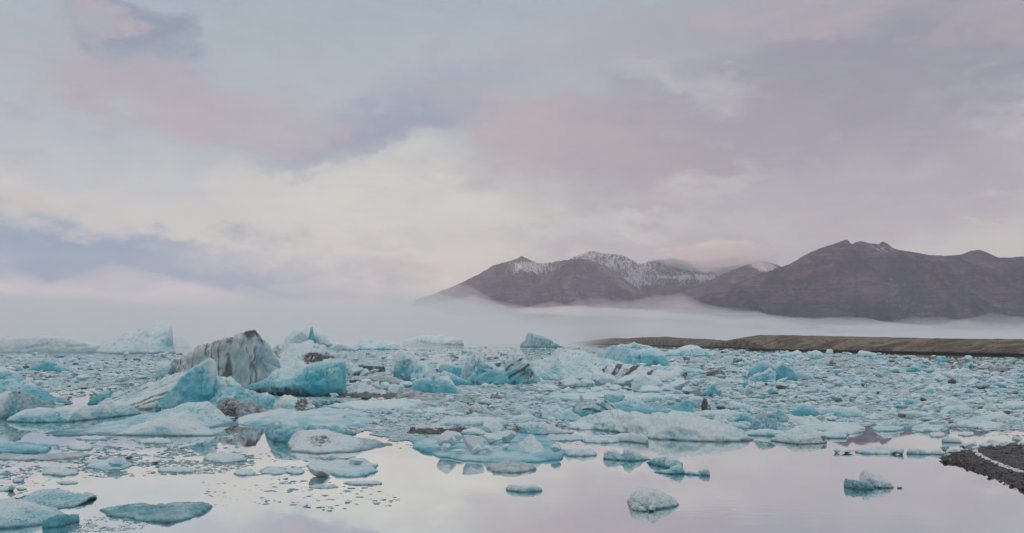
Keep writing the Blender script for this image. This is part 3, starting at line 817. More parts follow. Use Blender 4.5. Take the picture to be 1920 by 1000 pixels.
B('translucent blue hump of ice at the lagoon edge behind the white slab', None, [(-80, 705), (-20, 690), (0, 688), (12, 693), (25, 697), (38, 708), (52, 716)], [(-80, 718), (52, 718)], style='soft', blue=.45, seed=10)
B('small clear blue iceberg in the brash below the misty bergs', 'the small clear blue berg', [(55, 695), (60, 685), (75, 683), (88, 676), (98, 678), (104, 684), (118, 688), (129, 694)], [(55, 696), (129, 696)], blue=.75, style='soft', seed=11)
B('small pale blue ice hump beside the clear blue berg', None, [(13, 692), (18, 686), (28, 683), (40, 687), (48, 694)], [(13, 695), (48, 695)], blue=.5, style='soft', seed=12)
B('turquoise sloping iceberg running down to the water behind the smooth white one', 'the turquoise sloping iceberg', [(-110, 720), (-40, 705), (0, 711), (12, 712), (30, 716), (52, 721), (70, 728), (88, 738), (105, 748), (122, 752), (137, 757)],
  [(-110, 760), (137, 759)], blue=.75, style='groove', groove_ang=-28, seed=13, prof='ramp')
B('smooth white iceberg cut by the picture edge with a dark nick on top', 'the smooth white iceberg with the nick', [(-110, 740), (-30, 735), (0, 736), (28, 732), (36, 733), (48, 739), (62, 741), (66, 752), (84, 753), (96, 757), (101, 766), (102, 771)],
  [(-110, 790), (0, 787), (25, 785), (60, 779), (102, 772)], blue=.28, style='soft', seed=14, prof='dome', dirt=[(33, 737, 4, 4, .9), (48, 744, 6, 2, .6)], strata=[])
B('long smooth low iceberg shaped like a loaf lying in calm water', 'the long loaf iceberg', [(20, 790), (32, 779), (48, 768), (70, 766), (100, 766), (130, 762), (170, 761), (200, 759), (225, 760), (243, 764), (258, 776)],
  [(20, 792), (100, 793), (160, 792), (258, 780)], blue=.42, style='soft', seed=15, dirt=[('low', .25, .2)], depth=6)
b = holder('iceberg', 285, 818, 'big rounded iceberg made of two smooth overlapping humps above its reflection', 'iceberg', 'icebergs stranded across the lagoon')
LAND_MARKS.append(('the double humped iceberg', 285, 818))
berg('back_hump', [(122, 814), (130, 808), (160, 802), (200, 793), (250, 785), (292, 774), (325, 765), (350, 757), (370, 754.5), (392, 757), (410, 768), (428, 783), (440, 795), (447, 803)],
     [(122, 816), (200, 818), (300, 816), (420, 806), (447, 804)], depth=9, blue=.42, style='soft', seed=16, parent=b, dirt=[('low', .3, .12), (400, 800, 40, 6, .5)], prof='ramp')
berg('front_hump', [(212, 816), (232, 810), (250, 800), (270, 794), (300, 783), (312, 784), (330, 791), (345, 789), (362, 794), (385, 805), (405, 812), (426, 818)],
     [(212, 818), (250, 817), (426, 818.5)], depth=3.2, blue=.22, style='smooth', seed=17, parent=b, dirt=[('low', .45, .06), (240, 812, 30, 4, .4)], prof='dome')

b = holder('iceberg', 330, 768, 'sculpted blue iceberg with a smooth leaning slab and grey striped flank', 'iceberg', 'icebergs stranded across the lagoon')
LAND_MARKS.append(('the sculpted iceberg with the leaning slab', 330, 770))
berg('striped_flank', [(206, 758), (207, 744), (214, 737), (235, 733), (258, 727), (275, 722), (292, 716), (302, 708), (318, 704), (335, 699), (352, 697), (362, 705)],
     [(206, 759), (250, 763), (292, 768), (362, 768)], depth=6.5, blue=.12, style='groove', groove_ang=28, seed=18, parent=b, strata=[(28, .16, .28, .75), (30, .07, .2, .4)], prof='ramp')
berg('turquoise_corner', [(168, 757), (175, 747), (188, 738), (205, 734), (216, 733), (214, 745), (208, 757)], [(168, 758), (208, 758.5)], blue=.95, style='block', seed=19, parent=b, depth=3)
berg('leaning_slab', [(286, 768), (300, 752), (318, 734), (334, 716), (348, 700), (362, 688), (378, 680), (390, 674), (397, 673), (404, 680), (404, 689), (399, 695), (402, 705), (410, 712), (424, 724), (440, 740)],
     [(286, 769), (340, 770), (440, 768)], depth=2.6, blue=.42, blow=.5, style='soft', seed=20, parent=b, prof='fin', strata=[(42, .5, .05, .5)])
berg('saddle', [(380, 720), (400, 709), (420, 710), (438, 708), (441, 716), (446, 722), (452, 727), (470, 734), (490, 741), (505, 745), (520, 752), (530, 762)],
     [(380, 766), (450, 775), (530, 764)], depth=6.0, blue=.45, style='groove', groove_ang=-32, seed=21, parent=b, prof='ramp', strata=[(-32, .2, .12, .5)], dirt=[(405, 722, 18, 7, .7)])
B('dark brown grit covered lump of ice at the foot of the leaning slab', 'the dark brown gritty lump', [(404, 765), (410, 757), (418, 748), (432, 746), (446, 751), (462, 757), (475, 757), (488, 762), (498, 770), (508, 779)],
  [(404, 768), (430, 783), (455, 785), (508, 781)], depth=3.0, blue=.1, style='crumbly', seed=22, dirt=[('all', .75), (440, 768, 30, 22, 1.0)], strata=[(-40, .18, .2, .6)], prof='dome')
B('pale grey rounded ice lump with a black crack and gritty tail', 'the cracked grey lump', [(510, 772), (516, 757), (528, 745), (543, 742), (556, 746), (568, 748), (575, 757), (586, 762), (598, 769), (603, 773)],
  [(510, 773), (560, 776), (603, 773)], depth=3.2, blue=.18, style='rough', seed=23, dirt=[(572, 757, 9, 16, 1.0), (590, 768, 14, 5, .8), (545, 765, 18, 8, .35)])
B('pale blue ice ridge between the brown lump and the cracked grey lump', None, [(470, 757), (480, 750), (492, 737), (500, 735), (506, 741), (518, 748), (522, 760), (515, 768)], [(470, 768), (515, 769)], blue=.55, style='soft', seed=24)

b = holder('iceberg', 420, 735, 'huge dirt streaked grey iceberg with a peaked sloping top and split white edge', 'iceberg', 'icebergs stranded across the lagoon')
LAND_MARKS.append(('the huge dirt streaked iceberg', 420, 735))
berg('grey_wall', [(297, 692), (300, 684), (308, 680), (320, 677), (333, 669), (346, 664), (362, 659), (372, 652), (378, 648), (388, 643), (392, 645), (402, 641), (418, 637), (432, 633), (444, 631), (458, 622), (470, 617.5), (478, 618), (484, 630), (489, 636), (503, 660), (516, 680), (522, 690), (522, 712)],
     [(297, 716), (330, 730), (420, 735), (450, 733), (522, 722)], depth=11, blue=.05, blow=.05, style='soft', jag=.6, seed=25, parent=b, prof='cliff', Y=None,
     dirt=[('top', .9, .80), ('streak', .80), ('all', .52), (335, 690, 38, 30, .6), ('low', .35, .45), (500, 690, 8, 40, .4), (432, 640, 60, 6, .8)], dpx=1.8)
berg('pale_prow', [(294, 681), (297, 679), (308, 678), (322, 676), (326, 690), (324, 706)], [(294, 724), (324, 725)], depth=3, blue=.35, style='smooth', seed=26, parent=b, prof='under', Y=116)
berg('split_edge', [(482, 636), (486, 632), (493, 633), (500, 640), (508, 651), (518, 664), (527, 680), (532, 692), (534, 702)], [(482, 727), (534, 722)], depth=3.2, blue=.28, style='smooth', seed=27, parent=b, prof='cliff', Y=119)
b = holder('iceberg', 560, 745, 'boat shaped turquoise iceberg with an undercut hull and a snowy crest', 'iceberg', 'icebergs stranded across the lagoon')
LAND_MARKS.append(('the boat shaped turquoise iceberg', 560, 746))
berg('hull', [(448, 731), (460, 725), (480, 720), (500, 711), (515, 703), (530, 698), (550, 694), (570, 691), (590, 684), (605, 679), (620, 674), (640, 672), (648, 677), (655, 683), (652, 694), (655, 706), (661, 714), (657, 726), (648, 742)],
     [(448, 733), (490, 739), (530, 744), (600, 746), (648, 745)], depth=8, blue=.62, blow=.25, style='smooth', seed=28, parent=b, prof='under',
     dirt=[(530, 733, 85, 11, .85), (500, 727, 55, 4, .6), (632, 700, 2, 26, .5), ('low', .45, .12)], strata=[(14, .45, .07, .35)], dpx=1.8)
berg('snowy_crest', [(498, 712), (510, 700), (518, 692), (528, 690), (540, 694), (552, 683), (560, 672), (566, 677), (574, 686), (586, 683), (600, 679), (612, 675), (630, 671), (642, 672), (646, 678)],
     [(498, 716), (560, 705), (646, 690)], depth=4, blue=.12, style='crumbly', seed=29, parent=b, prof='dome', Y=101)
b = holder('iceberg', 590, 702, 'crumbling pile of grey ice topped by a sharp blue spike above a black hollow', 'iceberg', 'icebergs stranded across the lagoon')
LAND_MARKS.append(('the spiky crumbling iceberg pile', 590, 700))
berg('rubble_mass', [(506, 672), (511, 655), (518, 649), (530, 643), (540, 640), (552, 644), (566, 646), (580, 643), (596, 646), (612, 648), (622, 649), (634, 654), (645, 661), (655, 672), (664, 680), (668, 690)],
     [(506, 702), (590, 704), (668, 700)], depth=14, blue=.12, style='crumbly', seed=30, parent=b, prof='ramp', dirt=[('all', .16), (606, 672, 24, 11, 1.2), (525, 665, 12, 16, .7), (640, 668, 18, 8, .35), (560, 655, 30, 8, .3)], dpx=1.6)  # strongest patch paints in the dark of the hollow, others are dirt
for i, (cx, bs, w, h, tl, bl) in enumerate([(549, 660, 22, 34, -28, .2), (566, 652, 26, 34, 20, .22), (560, 668, 26, 28, 0, .12), (577, 660, 12, 24, -10, .15),
                                            (598, 658, 26, 30, 12, .14), (612, 662, 18, 22, 30, .4), (540, 692, 30, 36, -15, .2), (585, 656, 12, 20, 25, .2), (628, 664, 22, 18, 20, .15)]):
    block('ice_shard', cx, 700, w * 1.35, h * 1.3, 40 + i, zlift=float(gz(bs, 178)), tilt=tl, Y=176, blue=bl, keep=.45, n=16, parent=b)
berg('blue_spike', [(571, 650), (575, 634), (579, 624), (583.5, 611), (586, 620), (591, 634), (598, 650)], [(571, 702), (598, 702)], blue=.8, style='smooth', seed=301, prof='fin', depth=2, Y=174, parent=b, jag=.1, dpx=1.2)
B('slim pale slab stretching from the spiky pile down to the brash', None, [(636, 690), (645, 680), (658, 682), (668, 688), (672, 699)], [(636, 703), (672, 703)], blue=.2, style='rough', seed=31, dirt=[('all', .35)])

# the group of broken blocks right of the hull
B('long black and grey dirt covered slab lying flat behind white rubble', 'the black dirt slab', [(671, 690), (674, 686), (685, 685), (700, 687), (714, 687), (720, 686), (723, 696)], [(671, 698), (723, 698)], blue=0, style='block', seed=32, dirt=[('all', 1.1)], prof='cliff')
B('curving grey dirty ice ridge behind a row of tumbled white blocks', 'the curving grey ridge', [(655, 712), (668, 708), (690, 705), (712, 704), (732, 706), (748, 711), (762, 715), (774, 722)], [(655, 716), (700, 716), (740, 723), (774, 727)], blue=.1, style='rough', seed=33, dirt=[('all', .6), ('low', .8, .35)], prof='dome')
B('greyish dirty ice apron below the tumbled white blocks', 'the grey ice apron', [(636, 742), (650, 732), (662, 722), (675, 716), (690, 722), (704, 728), (716, 733), (730, 735), (745, 741), (756, 746)], [(636, 745), (700, 748), (756, 748)], blue=.15, style='rough', seed=34, dirt=[('all', .4), ('low', .8, .4)], prof='ramp')
for i, (lb, cx, bs, w, h, tl, bl) in enumerate([
  ('squarish white ice block standing first in the tumbled row', 672, 731, 22, 18, 30, .15), ('white ice block with rounded top wedged in the tumbled row', 688, 727, 26, 16, -8, .2),
  ('tall bright white block with a clean flat face in the tumbled row', 702, 737, 22, 24, 8, .12), ('greyish block leaning on the curved ridge', 724, 733, 26, 17, 0, .2),
  ('big pale faceted block tilted in front of the curved ridge', 742, 744, 30, 24, -14, .15), ('small white block sitting at the foot of the faceted block', 728, 744, 8, 9, 0, .1),
  ('smooth white block beside the pale blue dome', 762, 729, 28, 15, -5, .15), ('white ice heap with a blue hollow under the black dirt slab', 668, 706, 32, 18, 10, .35),
  ('grey edged white block leaning beside the black dirt slab', 683, 706, 20, 15, 20, .2)]):
    K(lb, cx, bs, w, h, 60 + i, tilt=tl, blue=bl, dirt=.08, keep=.5, group='tumbled white blocks beside the turquoise hull')
B('smooth pale blue dome with a black speck on top and a drip stain', 'the pale blue dome with the black speck', [(772, 728), (773, 716), (780, 712), (790, 709), (805, 709), (815, 712), (825, 707), (838, 707), (845, 712), (852, 722), (860, 732), (862, 740)],
  [(772, 736), (862, 741)], blue=.42, style='smooth', seed=35, dirt=[(812, 712, 4, 2.5, 1.1), (812, 720, 1.3, 10, .5), (780, 730, 14, 6, .3)])
B('pinkish grey dirty ice ledge running below the pale blue dome', 'the pinkish dirty ledge', [(740, 742), (755, 733), (765, 728), (775, 730), (790, 736), (810, 738), (822, 736), (835, 740), (848, 741), (852, 744)], [(740, 748), (800, 747), (852, 746)], blue=0, style='rough', seed=36, dirt=[('all', .72)])
F('dark lumpy frozen slush bank under the pinkish ledge', None, ell(800, 752, 46, 4.5, 16, 3), .35, seed=37, dirt=[('all', .7)], style='ridgy')
b = holder('iceberg', 780, 722, 'twisted blue iceberg with an overhanging animal like head and shiny broken blocks', 'iceberg', 'icebergs stranded across the lagoon')
LAND_MARKS.append(('the twisted blue iceberg with the overhanging head', 780, 722))
berg('neck', [(728, 712), (733, 700), (738, 690), (730, 676), (731, 663), (740, 661), (748, 655), (754, 652), (762, 657), (770, 665), (778, 674), (786, 682), (800, 690), (812, 696)],
     [(728, 716), (812, 718)], depth=5, blue=.32, style='block', seed=38, parent=b, prof='under', dirt=[(729, 671, 2.5, 6, 1.0), (766, 680, 9, 6, .5), (762, 668, 12, 4, .3)])
berg('blue_back', [(775, 690), (784, 680), (795, 678), (808, 677), (815, 684), (822, 695), (828, 705), (830, 714)], [(775, 722), (830, 720)], depth=5, blue=.38, style='block', seed=39, parent=b)
for i, (cx, bs, w, h, tl) in enumerate([(748, 712, 16, 22, 6), (764, 714, 26, 26, -20), (782, 718, 26, 26, 12), (800, 714, 24, 28, 25), (776, 722, 16, 14, 0), (794, 706, 16, 22, -18)]):
    block('broken_block', cx, bs, w, h, 80 + i, tilt=tl, blue=.38, keep=.48, n=15, parent=b)
B('pale blue ice spur between the twisted iceberg and the white cliff', None, [(822, 692), (828, 682), (842, 681), (856, 686), (866, 690), (870, 700), (868, 708)], [(822, 706), (868, 709)], blue=.6, style='groove', groove_ang=-20, seed=41)
B('flat grey blue slab sloping to the brash beside the pale blue dome', None, [(826, 700), (832, 694), (846, 700), (858, 706), (868, 713)], [(826, 709), (868, 714)], blue=.3, style='block', seed=42)
B('shiny deep blue slab lying at the foot of the white cliff iceberg', 'the shiny deep blue slab', [(842, 716), (848, 710), (862, 709), (872, 712), (882, 716), (888, 722)], [(842, 723), (888, 724)], blue=.85, style='block', seed=43)

B('white cliff iceberg with a brown crack and small caves at its foot', 'the white cliff iceberg', [(862, 704), (868, 692), (874, 682), (880, 670), (886, 664), (892, 663), (900, 668), (912, 674), (925, 682), (932, 690), (944, 692), (951, 696), (958, 706)],
  [(862, 716), (890, 722), (958, 722)], depth=7, blue=.32, style='block', seed=44, prof='cliff', dirt=[(918, 690, 10, 2.5, .9), (910, 696, 6, 3, .7), (892, 716, 9, 5, .8), (924, 717, 8, 4, .6), (905, 705, 4, 6, .4)])  # dark patches at the foot paint in the shade of the caves
B('tilted iceberg with bold diagonal brown and black dirt bands', 'the diagonally banded iceberg', [(946, 706), (949, 688), (952, 678), (958, 671), (966, 668), (974, 670), (985, 677), (994, 686), (1000, 695), (1006, 704), (1013, 713)],
  [(946, 722), (1013, 720)], depth=6, blue=.4, style='groove', groove_ang=38, seed=45, prof='cliff', strata=[(38, .30, .26, 1.0)], dirt=[(990, 700, 16, 10, .75), (965, 717, 10, 5, .8)])  # bands are dirt; the low patch paints in a cave's shade
b = holder('iceberg', 1110, 716, 'broad fan shaped iceberg with fine parallel layers dipping to one side', 'iceberg', 'icebergs stranded across the lagoon')
LAND_MARKS.append(('the broad layered fan iceberg', 1110, 716))
berg('layered_fan', [(998, 706), (1003, 688), (1012, 680), (1024, 674), (1040, 668), (1044, 657), (1050, 654), (1058, 660), (1075, 659), (1095, 662), (1115, 667), (1135, 673), (1155, 679), (1175, 684), (1190, 692), (1200, 702), (1205, 712)],
     [(998, 712), (1050, 716), (1120, 717), (1205, 714)], depth=17, blue=.34, style='layer', groove_ang=-12, seed=46, parent=b, prof='ramp', strata=[(-12, .12, .12, .5), (-12, .05, .12, .4)], dpx=1.8)
B('striped ice log crossed by slanting black dirt bands ending in a gritty tip', 'the black striped ice log', [(1108, 708), (1120, 696), (1135, 690), (1150, 685), (1170, 684), (1176, 688), (1195, 686), (1215, 690), (1235, 695), (1255, 697), (1268, 692), (1282, 696), (1290, 702), (1296, 710)],
  [(1108, 712), (1140, 716), (1200, 718), (1296, 715)], depth=6, blue=.08, style='groove', groove_ang=-10, seed=47, prof='dome', strata=[(55, .75, .26, 1.2)], dirt=[(1283, 705, 14, 10, .6), (1168, 700, 8, 14, .6), ('all', .12)], dpx=1.5)
B('smooth melted blue iceberg with an arch hollow and a dark wriggling crack', 'the melted arch iceberg', [(1122, 672), (1130, 662), (1140, 652), (1150, 648), (1165, 650), (1182, 654), (1200, 655), (1220, 653), (1236, 655), (1244, 663), (1250, 675), (1256, 684)],
  [(1122, 682), (1180, 687), (1256, 686)], depth=14, blue=.5, style='smooth', seed=48, prof='dome', dirt=[(1187, 672, 2, 9, 1.1), (1193, 682, 3, 4, 1.0), (1216, 679, 9, 6, .8), (1250, 678, 3, 5, .6)])  # dark of the arch hollow is painted on as a patch
B('thin grey striped ice fin standing beside the melted arch iceberg', None, [(1118, 671), (1122, 660), (1128, 656), (1132, 664), (1134, 672)], [(1118, 673), (1134, 673)], blue=.1, style='groove', seed=49, dirt=[('all', .4)])
B('low pale blue ice bank behind the striped log', None, [(1215, 694), (1230, 688), (1255, 686), (1270, 684), (1290, 690), (1310, 692), (1330, 698)], [(1215, 699), (1330, 701)], blue=.45, style='soft', seed=50)
B('dark stone coloured ice lump with a white patch among pale floes', 'the dark stone coloured lump', [(1320, 704), (1325, 698), (1334, 694), (1345, 693), (1354, 695), (1360, 702), (1363, 707)], [(1320, 708), (1363, 708)], blue=0, style='crumbly', seed=51, dirt=[('all', 1.0)])
B('flat dark streaked slab trailing beside the dark stone coloured lump', None, [(1288, 703), (1296, 698), (1310, 700), (1324, 704), (1328, 708)], [(1288, 707), (1328, 709)], blue=.1, style='groove', seed=52, dirt=[('all', .6)])
B('blue iceberg with a sheer turquoise face and a small ice ball at its foot', 'the sheer turquoise iceberg', [(1411, 704), (1416, 694), (1424, 683), (1430, 677), (1440, 678), (1450, 684), (1466, 681), (1476, 685), (1484, 692), (1490, 700), (1496, 708)],
  [(1411, 714), (1450, 716), (1496, 714)], depth=9, blue=.7, style='soft', seed=53, prof='cliff', dirt=[(1413, 697, 4, 3, 1.0), (1452, 712, 8, 3, .6)])
B('milky ragged ice tooth in front of the sheer turquoise iceberg', None, [(1405, 712), (1411, 704), (1425, 697), (1438, 694), (1444, 686), (1448, 694), (1456, 696), (1455, 710)], [(1405, 716), (1455, 717)], blue=.35, style='block', seed=54)
B('low pale arm of ice stretching from the sheer turquoise iceberg', None, [(1478, 706), (1488, 697), (1505, 694), (1516, 701), (1528, 710)], [(1478, 712), (1528, 713)], blue=.3, style='soft', seed=55, dirt=[('low', .4, .2)])
B('grey grit covered ice cone rising from the packed brash', 'the grey gritty cone', [(1601, 702), (1606, 693), (1612, 687), (1618, 685), (1626, 690), (1636, 698), (1642, 703)], [(1601, 704), (1642, 705)], blue=0, style='rough', seed=56, dirt=[('all', .48)])
B('long low turquoise floe below the grey gritty cone', None, [(1545, 712), (1560, 707), (1580, 708), (1610, 710), (1630, 707), (1638, 709), (1644, 713)], [(1545, 716), (1644, 715.5)], blue=.6, style='soft', seed=57)
B('pale triangular berg with snowy peak under the moraine', None, [(1457, 667), (1470, 663), (1485, 660), (1496, 656), (1502, 661), (1506, 668)], [(1457, 671), (1506, 671)], blue=.25, style='soft', seed=58)
B('pale hump of ice with grey shadowed flank below the grassy bank', None, [(1514, 668), (1517, 657), (1528, 656), (1536, 658), (1546, 667), (1550, 672)], [(1514, 674), (1550, 674)], blue=.3, style='block', seed=59, dirt=[(1530, 669, 16, 4, .5)])  # the flank's shadow is painted in as a grey patch
B('small cube like white berg poking above the shoreline', None, [(1548, 662), (1550, 656), (1557, 654), (1562, 656), (1563, 662)], [(1548, 664), (1563, 664)], blue=.2, style='block', seed=60)
B('knobbly white berg at the far shoreline beneath the green slope', None, [(1607, 664), (1611, 658), (1620, 657), (1628, 659), (1640, 661), (1645, 667)], [(1607, 669), (1645, 669)], blue=.3, style='block', seed=61)
B('tangled blue and brown twisted slab beside a ring shaped hollow', 'the twisted brown streaked slab', [(1518, 682), (1530, 677), (1540, 672), (1550, 668), (1558, 673), (1566, 680), (1572, 685)], [(1518, 685), (1572, 686)], blue=.35, style='block', seed=62, dirt=[(1557, 679, 8, 4, 1.0), (1540, 674, 14, 2, .5)])
B('pale slab berg with dark patches in the packed ice', None, [(1370, 678), (1378, 671), (1388, 668), (1398, 672), (1410, 682)], [(1370, 685), (1410, 686)], blue=.3, style='block', seed=63, dirt=[(1384, 676, 9, 6, .9)])
B('pale blue pyramid berg beside the dark patched slab', None, [(1240, 664), (1255, 657), (1268, 656), (1285, 648), (1300, 646), (1315, 652), (1330, 660), (1340, 665)], [(1240, 668), (1340, 668)], blue=.35, style='block', seed=64, dirt=[(1310, 658, 20, 4, .3)])
B('jagged row of small blue bergs off the end of the dark moraine', None, [(1150, 650), (1165, 645), (1178, 646), (1188, 641), (1196, 645), (1210, 647), (1225, 652)], [(1150, 653), (1225, 654)], blue=.3, style='crumbly', seed=65)

# middle distance: rafts and rounded blocks
F('wide flat snowy raft carrying a pile of rounded white blocks', 'the raft of rounded blocks', [(1005, 742), (1040, 735), (1100, 732), (1180, 730), (1260, 728), (1292, 736), (1296, 746), (1250, 752), (1180, 756), (1100, 750), (1040, 750)], .35, seed=70, blue=.6, style='rough', bumps=.2)
for i, (lb, cx, bs, w, h, tl, bl) in enumerate([
  ('white ice block with a pointed corner on the near raft edge', 1071, 729, 30, 18, 8, .12), ('pale rounded ice block beside the pointed one', 1098, 727, 26, 14, -12, .15),
  ('thumb shaped rounded white block rising from the raft', 1125, 726, 24, 26, 12, .12), ('curled white ice shell open on one side', 1143, 724, 22, 18, -25, .1),
  ('smooth long white back of ice beside the tallest rounded block', 1183, 727, 52, 18, 14, .15), ('tallest rounded white block on the raft', 1210, 738, 44, 34, 8, .1),
  ('second rounded white block leaning on the tallest one', 1225, 737, 36, 28, -12, .1), ('low rounded block at the foot of the tallest block', 1222, 741, 36, 15, 0, .08),
  ('white egg shaped block on the raft between two bigger ones', 1246, 737, 28, 14, 0, .08), ('bright lumpy white block at the end of the raft', 1272, 734, 30, 18, 6, .12),
  ('small white cube of ice in front of the thumb shaped block', 1138, 732, 13, 12, 0, .08), ('rounded white lump on the raft by the small cube', 1155, 733, 18, 10, 0, .08),
  ('small rounded white lump on the raft rim', 1120, 739, 20, 12, 0, .1), ('slanting white pebble shaped block on the raft rim', 1062, 741, 16, 10, 30, .1),
  ('little heap of snow white ice at the raft tip', 1030, 736, 26, 12, 0, .1), ('small pale lump behind the raft tip', 1012, 732, 18, 9, 0, .15),
  ('bright pebble shaped block at the raft front', 1088, 741, 14, 10, 0, .08), ('low bright lump near the end of the raft', 1288, 740, 16, 14, 0, .15)]):
    K(lb, cx, bs, w * 1.3, h * 1.25, 100 + i, tilt=tl, blue=bl, keep=.72, n=9, rough=.10, group='rounded white blocks piled on the snowy raft')
B('low pale blue ice bank along the front of the block covered raft', 'the low bank before the raft', [(1192, 752), (1210, 745), (1240, 742), (1265, 740), (1290, 733), (1293, 742), (1284, 750), (1262, 755)], [(1192, 754), (1240, 757), (1284, 753)], blue=.4, style='soft', seed=71)
b = holder('iceberg', 1200, 778, 'long clear turquoise iceberg ending in a black and white marbled stub', 'iceberg', 'icebergs stranded across the lagoon')
LAND_MARKS.append(('the long turquoise iceberg with the marbled stub', 1200, 778))
berg('turquoise_body', [(1120, 765), (1135, 757), (1165, 752), (1180, 746), (1192, 748), (1202, 755), (1215, 760), (1235, 763), (1260, 760), (1280, 756), (1292, 748), (1300, 750), (1304, 770)], [(1120, 776), (1200, 778), (1304, 776)], depth=4, blue=.72, style='block', seed=72, parent=b, prof='ramp', dirt=[])
berg('marbled_stub', [(1290, 752), (1296, 746), (1310, 744.5), (1320, 746), (1326, 752), (1332, 764), (1333, 772)], [(1290, 773), (1333, 775)], depth=3, blue=.1, style='groove', groove_ang=80, seed=73, parent=b, prof='cliff', strata=[(82, .42, .38, 1.2)], dirt=[(1326, 765, 6, 10, .8)])
K('clear light blue rounded dome on the turquoise iceberg', 1152, 762, 40, 26, 121, blue=.55, keep=.75, n=8, rough=.05)
B('pale fin with a sharp peak beside blue striped ice', 'the sharp peaked fin', [(1073, 770), (1075, 757), (1082, 752), (1087, 745), (1089, 739), (1094, 748), (1098, 752), (1098, 766), (1092, 775)], [(1073, 775), (1092, 777)], blue=.3, style='block', seed=74, prof='cliff')
B('grey striped wedge dipping under the clear blue dome', 'the grey striped wedge', [(1086, 776), (1095, 768), (1108, 763), (1120, 755), (1133, 750), (1145, 756), (1158, 766), (1175, 774)], [(1086, 782), (1120, 786), (1175, 778)], blue=.45, style='groove', groove_ang=-25, seed=75, strata=[(-25, .4, .22, .9)])
B('pale fanned iceberg with a hollow front and dark dirty corner', 'the pale fanned iceberg', [(1010, 781), (1013, 770), (1020, 763), (1030, 761), (1042, 761), (1054, 766), (1064, 768), (1076, 775), (1088, 782), (1096, 788)], [(1010, 785), (1050, 790), (1096, 790)], blue=.38, style='groove', groove_ang=-55, seed=76, dirt=[(1014, 779, 3, 5, .9)], prof='ramp')
B('smooth pale pyramid of ice behind the white bank', 'the smooth pale pyramid', [(962, 778), (968, 767), (974, 760), (980, 760), (988, 769), (996, 775), (1002, 779)], [(962, 779), (1002, 780)], blue=.35, style='smooth', seed=77)
B('low white scalloped bank in front of the smooth pale pyramid', None, [(955, 788), (965, 780), (978, 777), (990, 776), (1000, 780), (1010, 786), (1032, 788)], [(955, 791), (1032, 791)], blue=.2, style='soft', seed=78)
B('long pale ice bank split by curved cracks into rounded sections', 'the sectioned pale bank', [(815, 796), (830, 786), (850, 784), (870, 783), (888, 781), (908, 781), (922, 783), (938, 783), (950, 790), (953, 797)], [(815, 800), (880, 799), (953, 800)], blue=.32, style='soft', seed=79, strata=[(75, 1.2, .04, .5)])
B('gnarled grey ice with root like fingers and dark hollows', 'the gnarled rooty ice', [(762, 812), (770, 803), (780, 797), (795, 799), (808, 797), (818, 793), (828, 797), (838, 801), (852, 798), (866, 799), (880, 804), (892, 809)], [(762, 814), (820, 816), (892, 813)], blue=.1, style='crumbly', seed=80, dirt=[('low', .9, .55), (862, 806, 20, 8, 1.0), (800, 800, 30, 3, .4)], prof='ramp')
B('wrinkled grey iceberg lump dusted with fine silt', 'the wrinkled silty lump', [(838, 764), (846, 756), (858, 753), (870, 757), (880, 762), (892, 758), (905, 760), (915, 766), (922, 774)], [(838, 772), (880, 776), (922, 775)], blue=.08, style='rough', seed=81, dirt=[('all', .3), (882, 768, 8, 4, .8)], strata=[(-50, .3, .2, .5)])
B('grey triangular ice tooth beside the wrinkled silty lump', None, [(918, 776), (926, 770), (936, 764), (944, 770), (952, 777)], [(918, 779), (952, 779)], blue=.2, style='block', seed=82, dirt=[('all', .2)])
F('wide smooth pale blue floe below the dirty ledges', 'the wide smooth pale floe', [(618, 764), (650, 758), (700, 756), (760, 752), (790, 757), (776, 764), (730, 768), (660, 769)], .55, seed=83, blue=.35, style='smooth', bumps=.3)
F('smooth blue lens shaped floe with golden water beside it', 'the blue lens floe', ell(832, 772, 38, 5, 14, 6), .35, seed=84, blue=.5, style='smooth')
B('small pale finned floe beside the blue lens floe', None, [(752, 774), (757, 762), (764, 764), (775, 767), (790, 769), (798, 774)], [(752, 776), (798, 776)], blue=.25, style='block', seed=85)
F('broad flat raft of rough frothy blue ice', 'the rough frothy raft', [(445, 795), (470, 782), (530, 774), (600, 771), (660, 770), (690, 776), (705, 790), (690, 800), (640, 806), (600, 803), (540, 800), (480, 799)], .45, seed=86, blue=.62, style='ridgy', bumps=.22)
F('narrow pale raft reaching out from the rough frothy raft', None, [(440, 792), (470, 783), (520, 775), (545, 770), (560, 774), (530, 784), (490, 794), (450, 797)], .5, seed=87, blue=.22, style='ridgy', bumps=.2)
B('glowing turquoise hump of ice partly sunk behind the striped slab', 'the glowing turquoise hump', [(497, 808), (503, 799), (515, 791), (535, 791), (555, 794), (580, 797), (610, 800), (640, 806), (668, 812)], [(497, 812), (520, 828), (560, 832), (668, 816)], blue=.72, style='groove', groove_ang=20, seed=88, prof='dome')
B('grey and white undercut slab with a brown stained back', 'the brown stained undercut slab', [(545, 822), (549, 811), (562, 807), (590, 806), (615, 807), (628, 811), (655, 817), (680, 822), (705, 826), (725, 832), (736, 836)],
  [(545, 832), (570, 848), (620, 851), (680, 849), (736, 839)], depth=4.2, blue=.12, style='soft', seed=89, prof='ramp', dirt=[(612, 818, 22, 8, .8), ('low', .2, .2), (560, 812, 10, 5, .5), (700, 828, 30, 4, .45)], strata=[(-14, .5, .1, .4)])
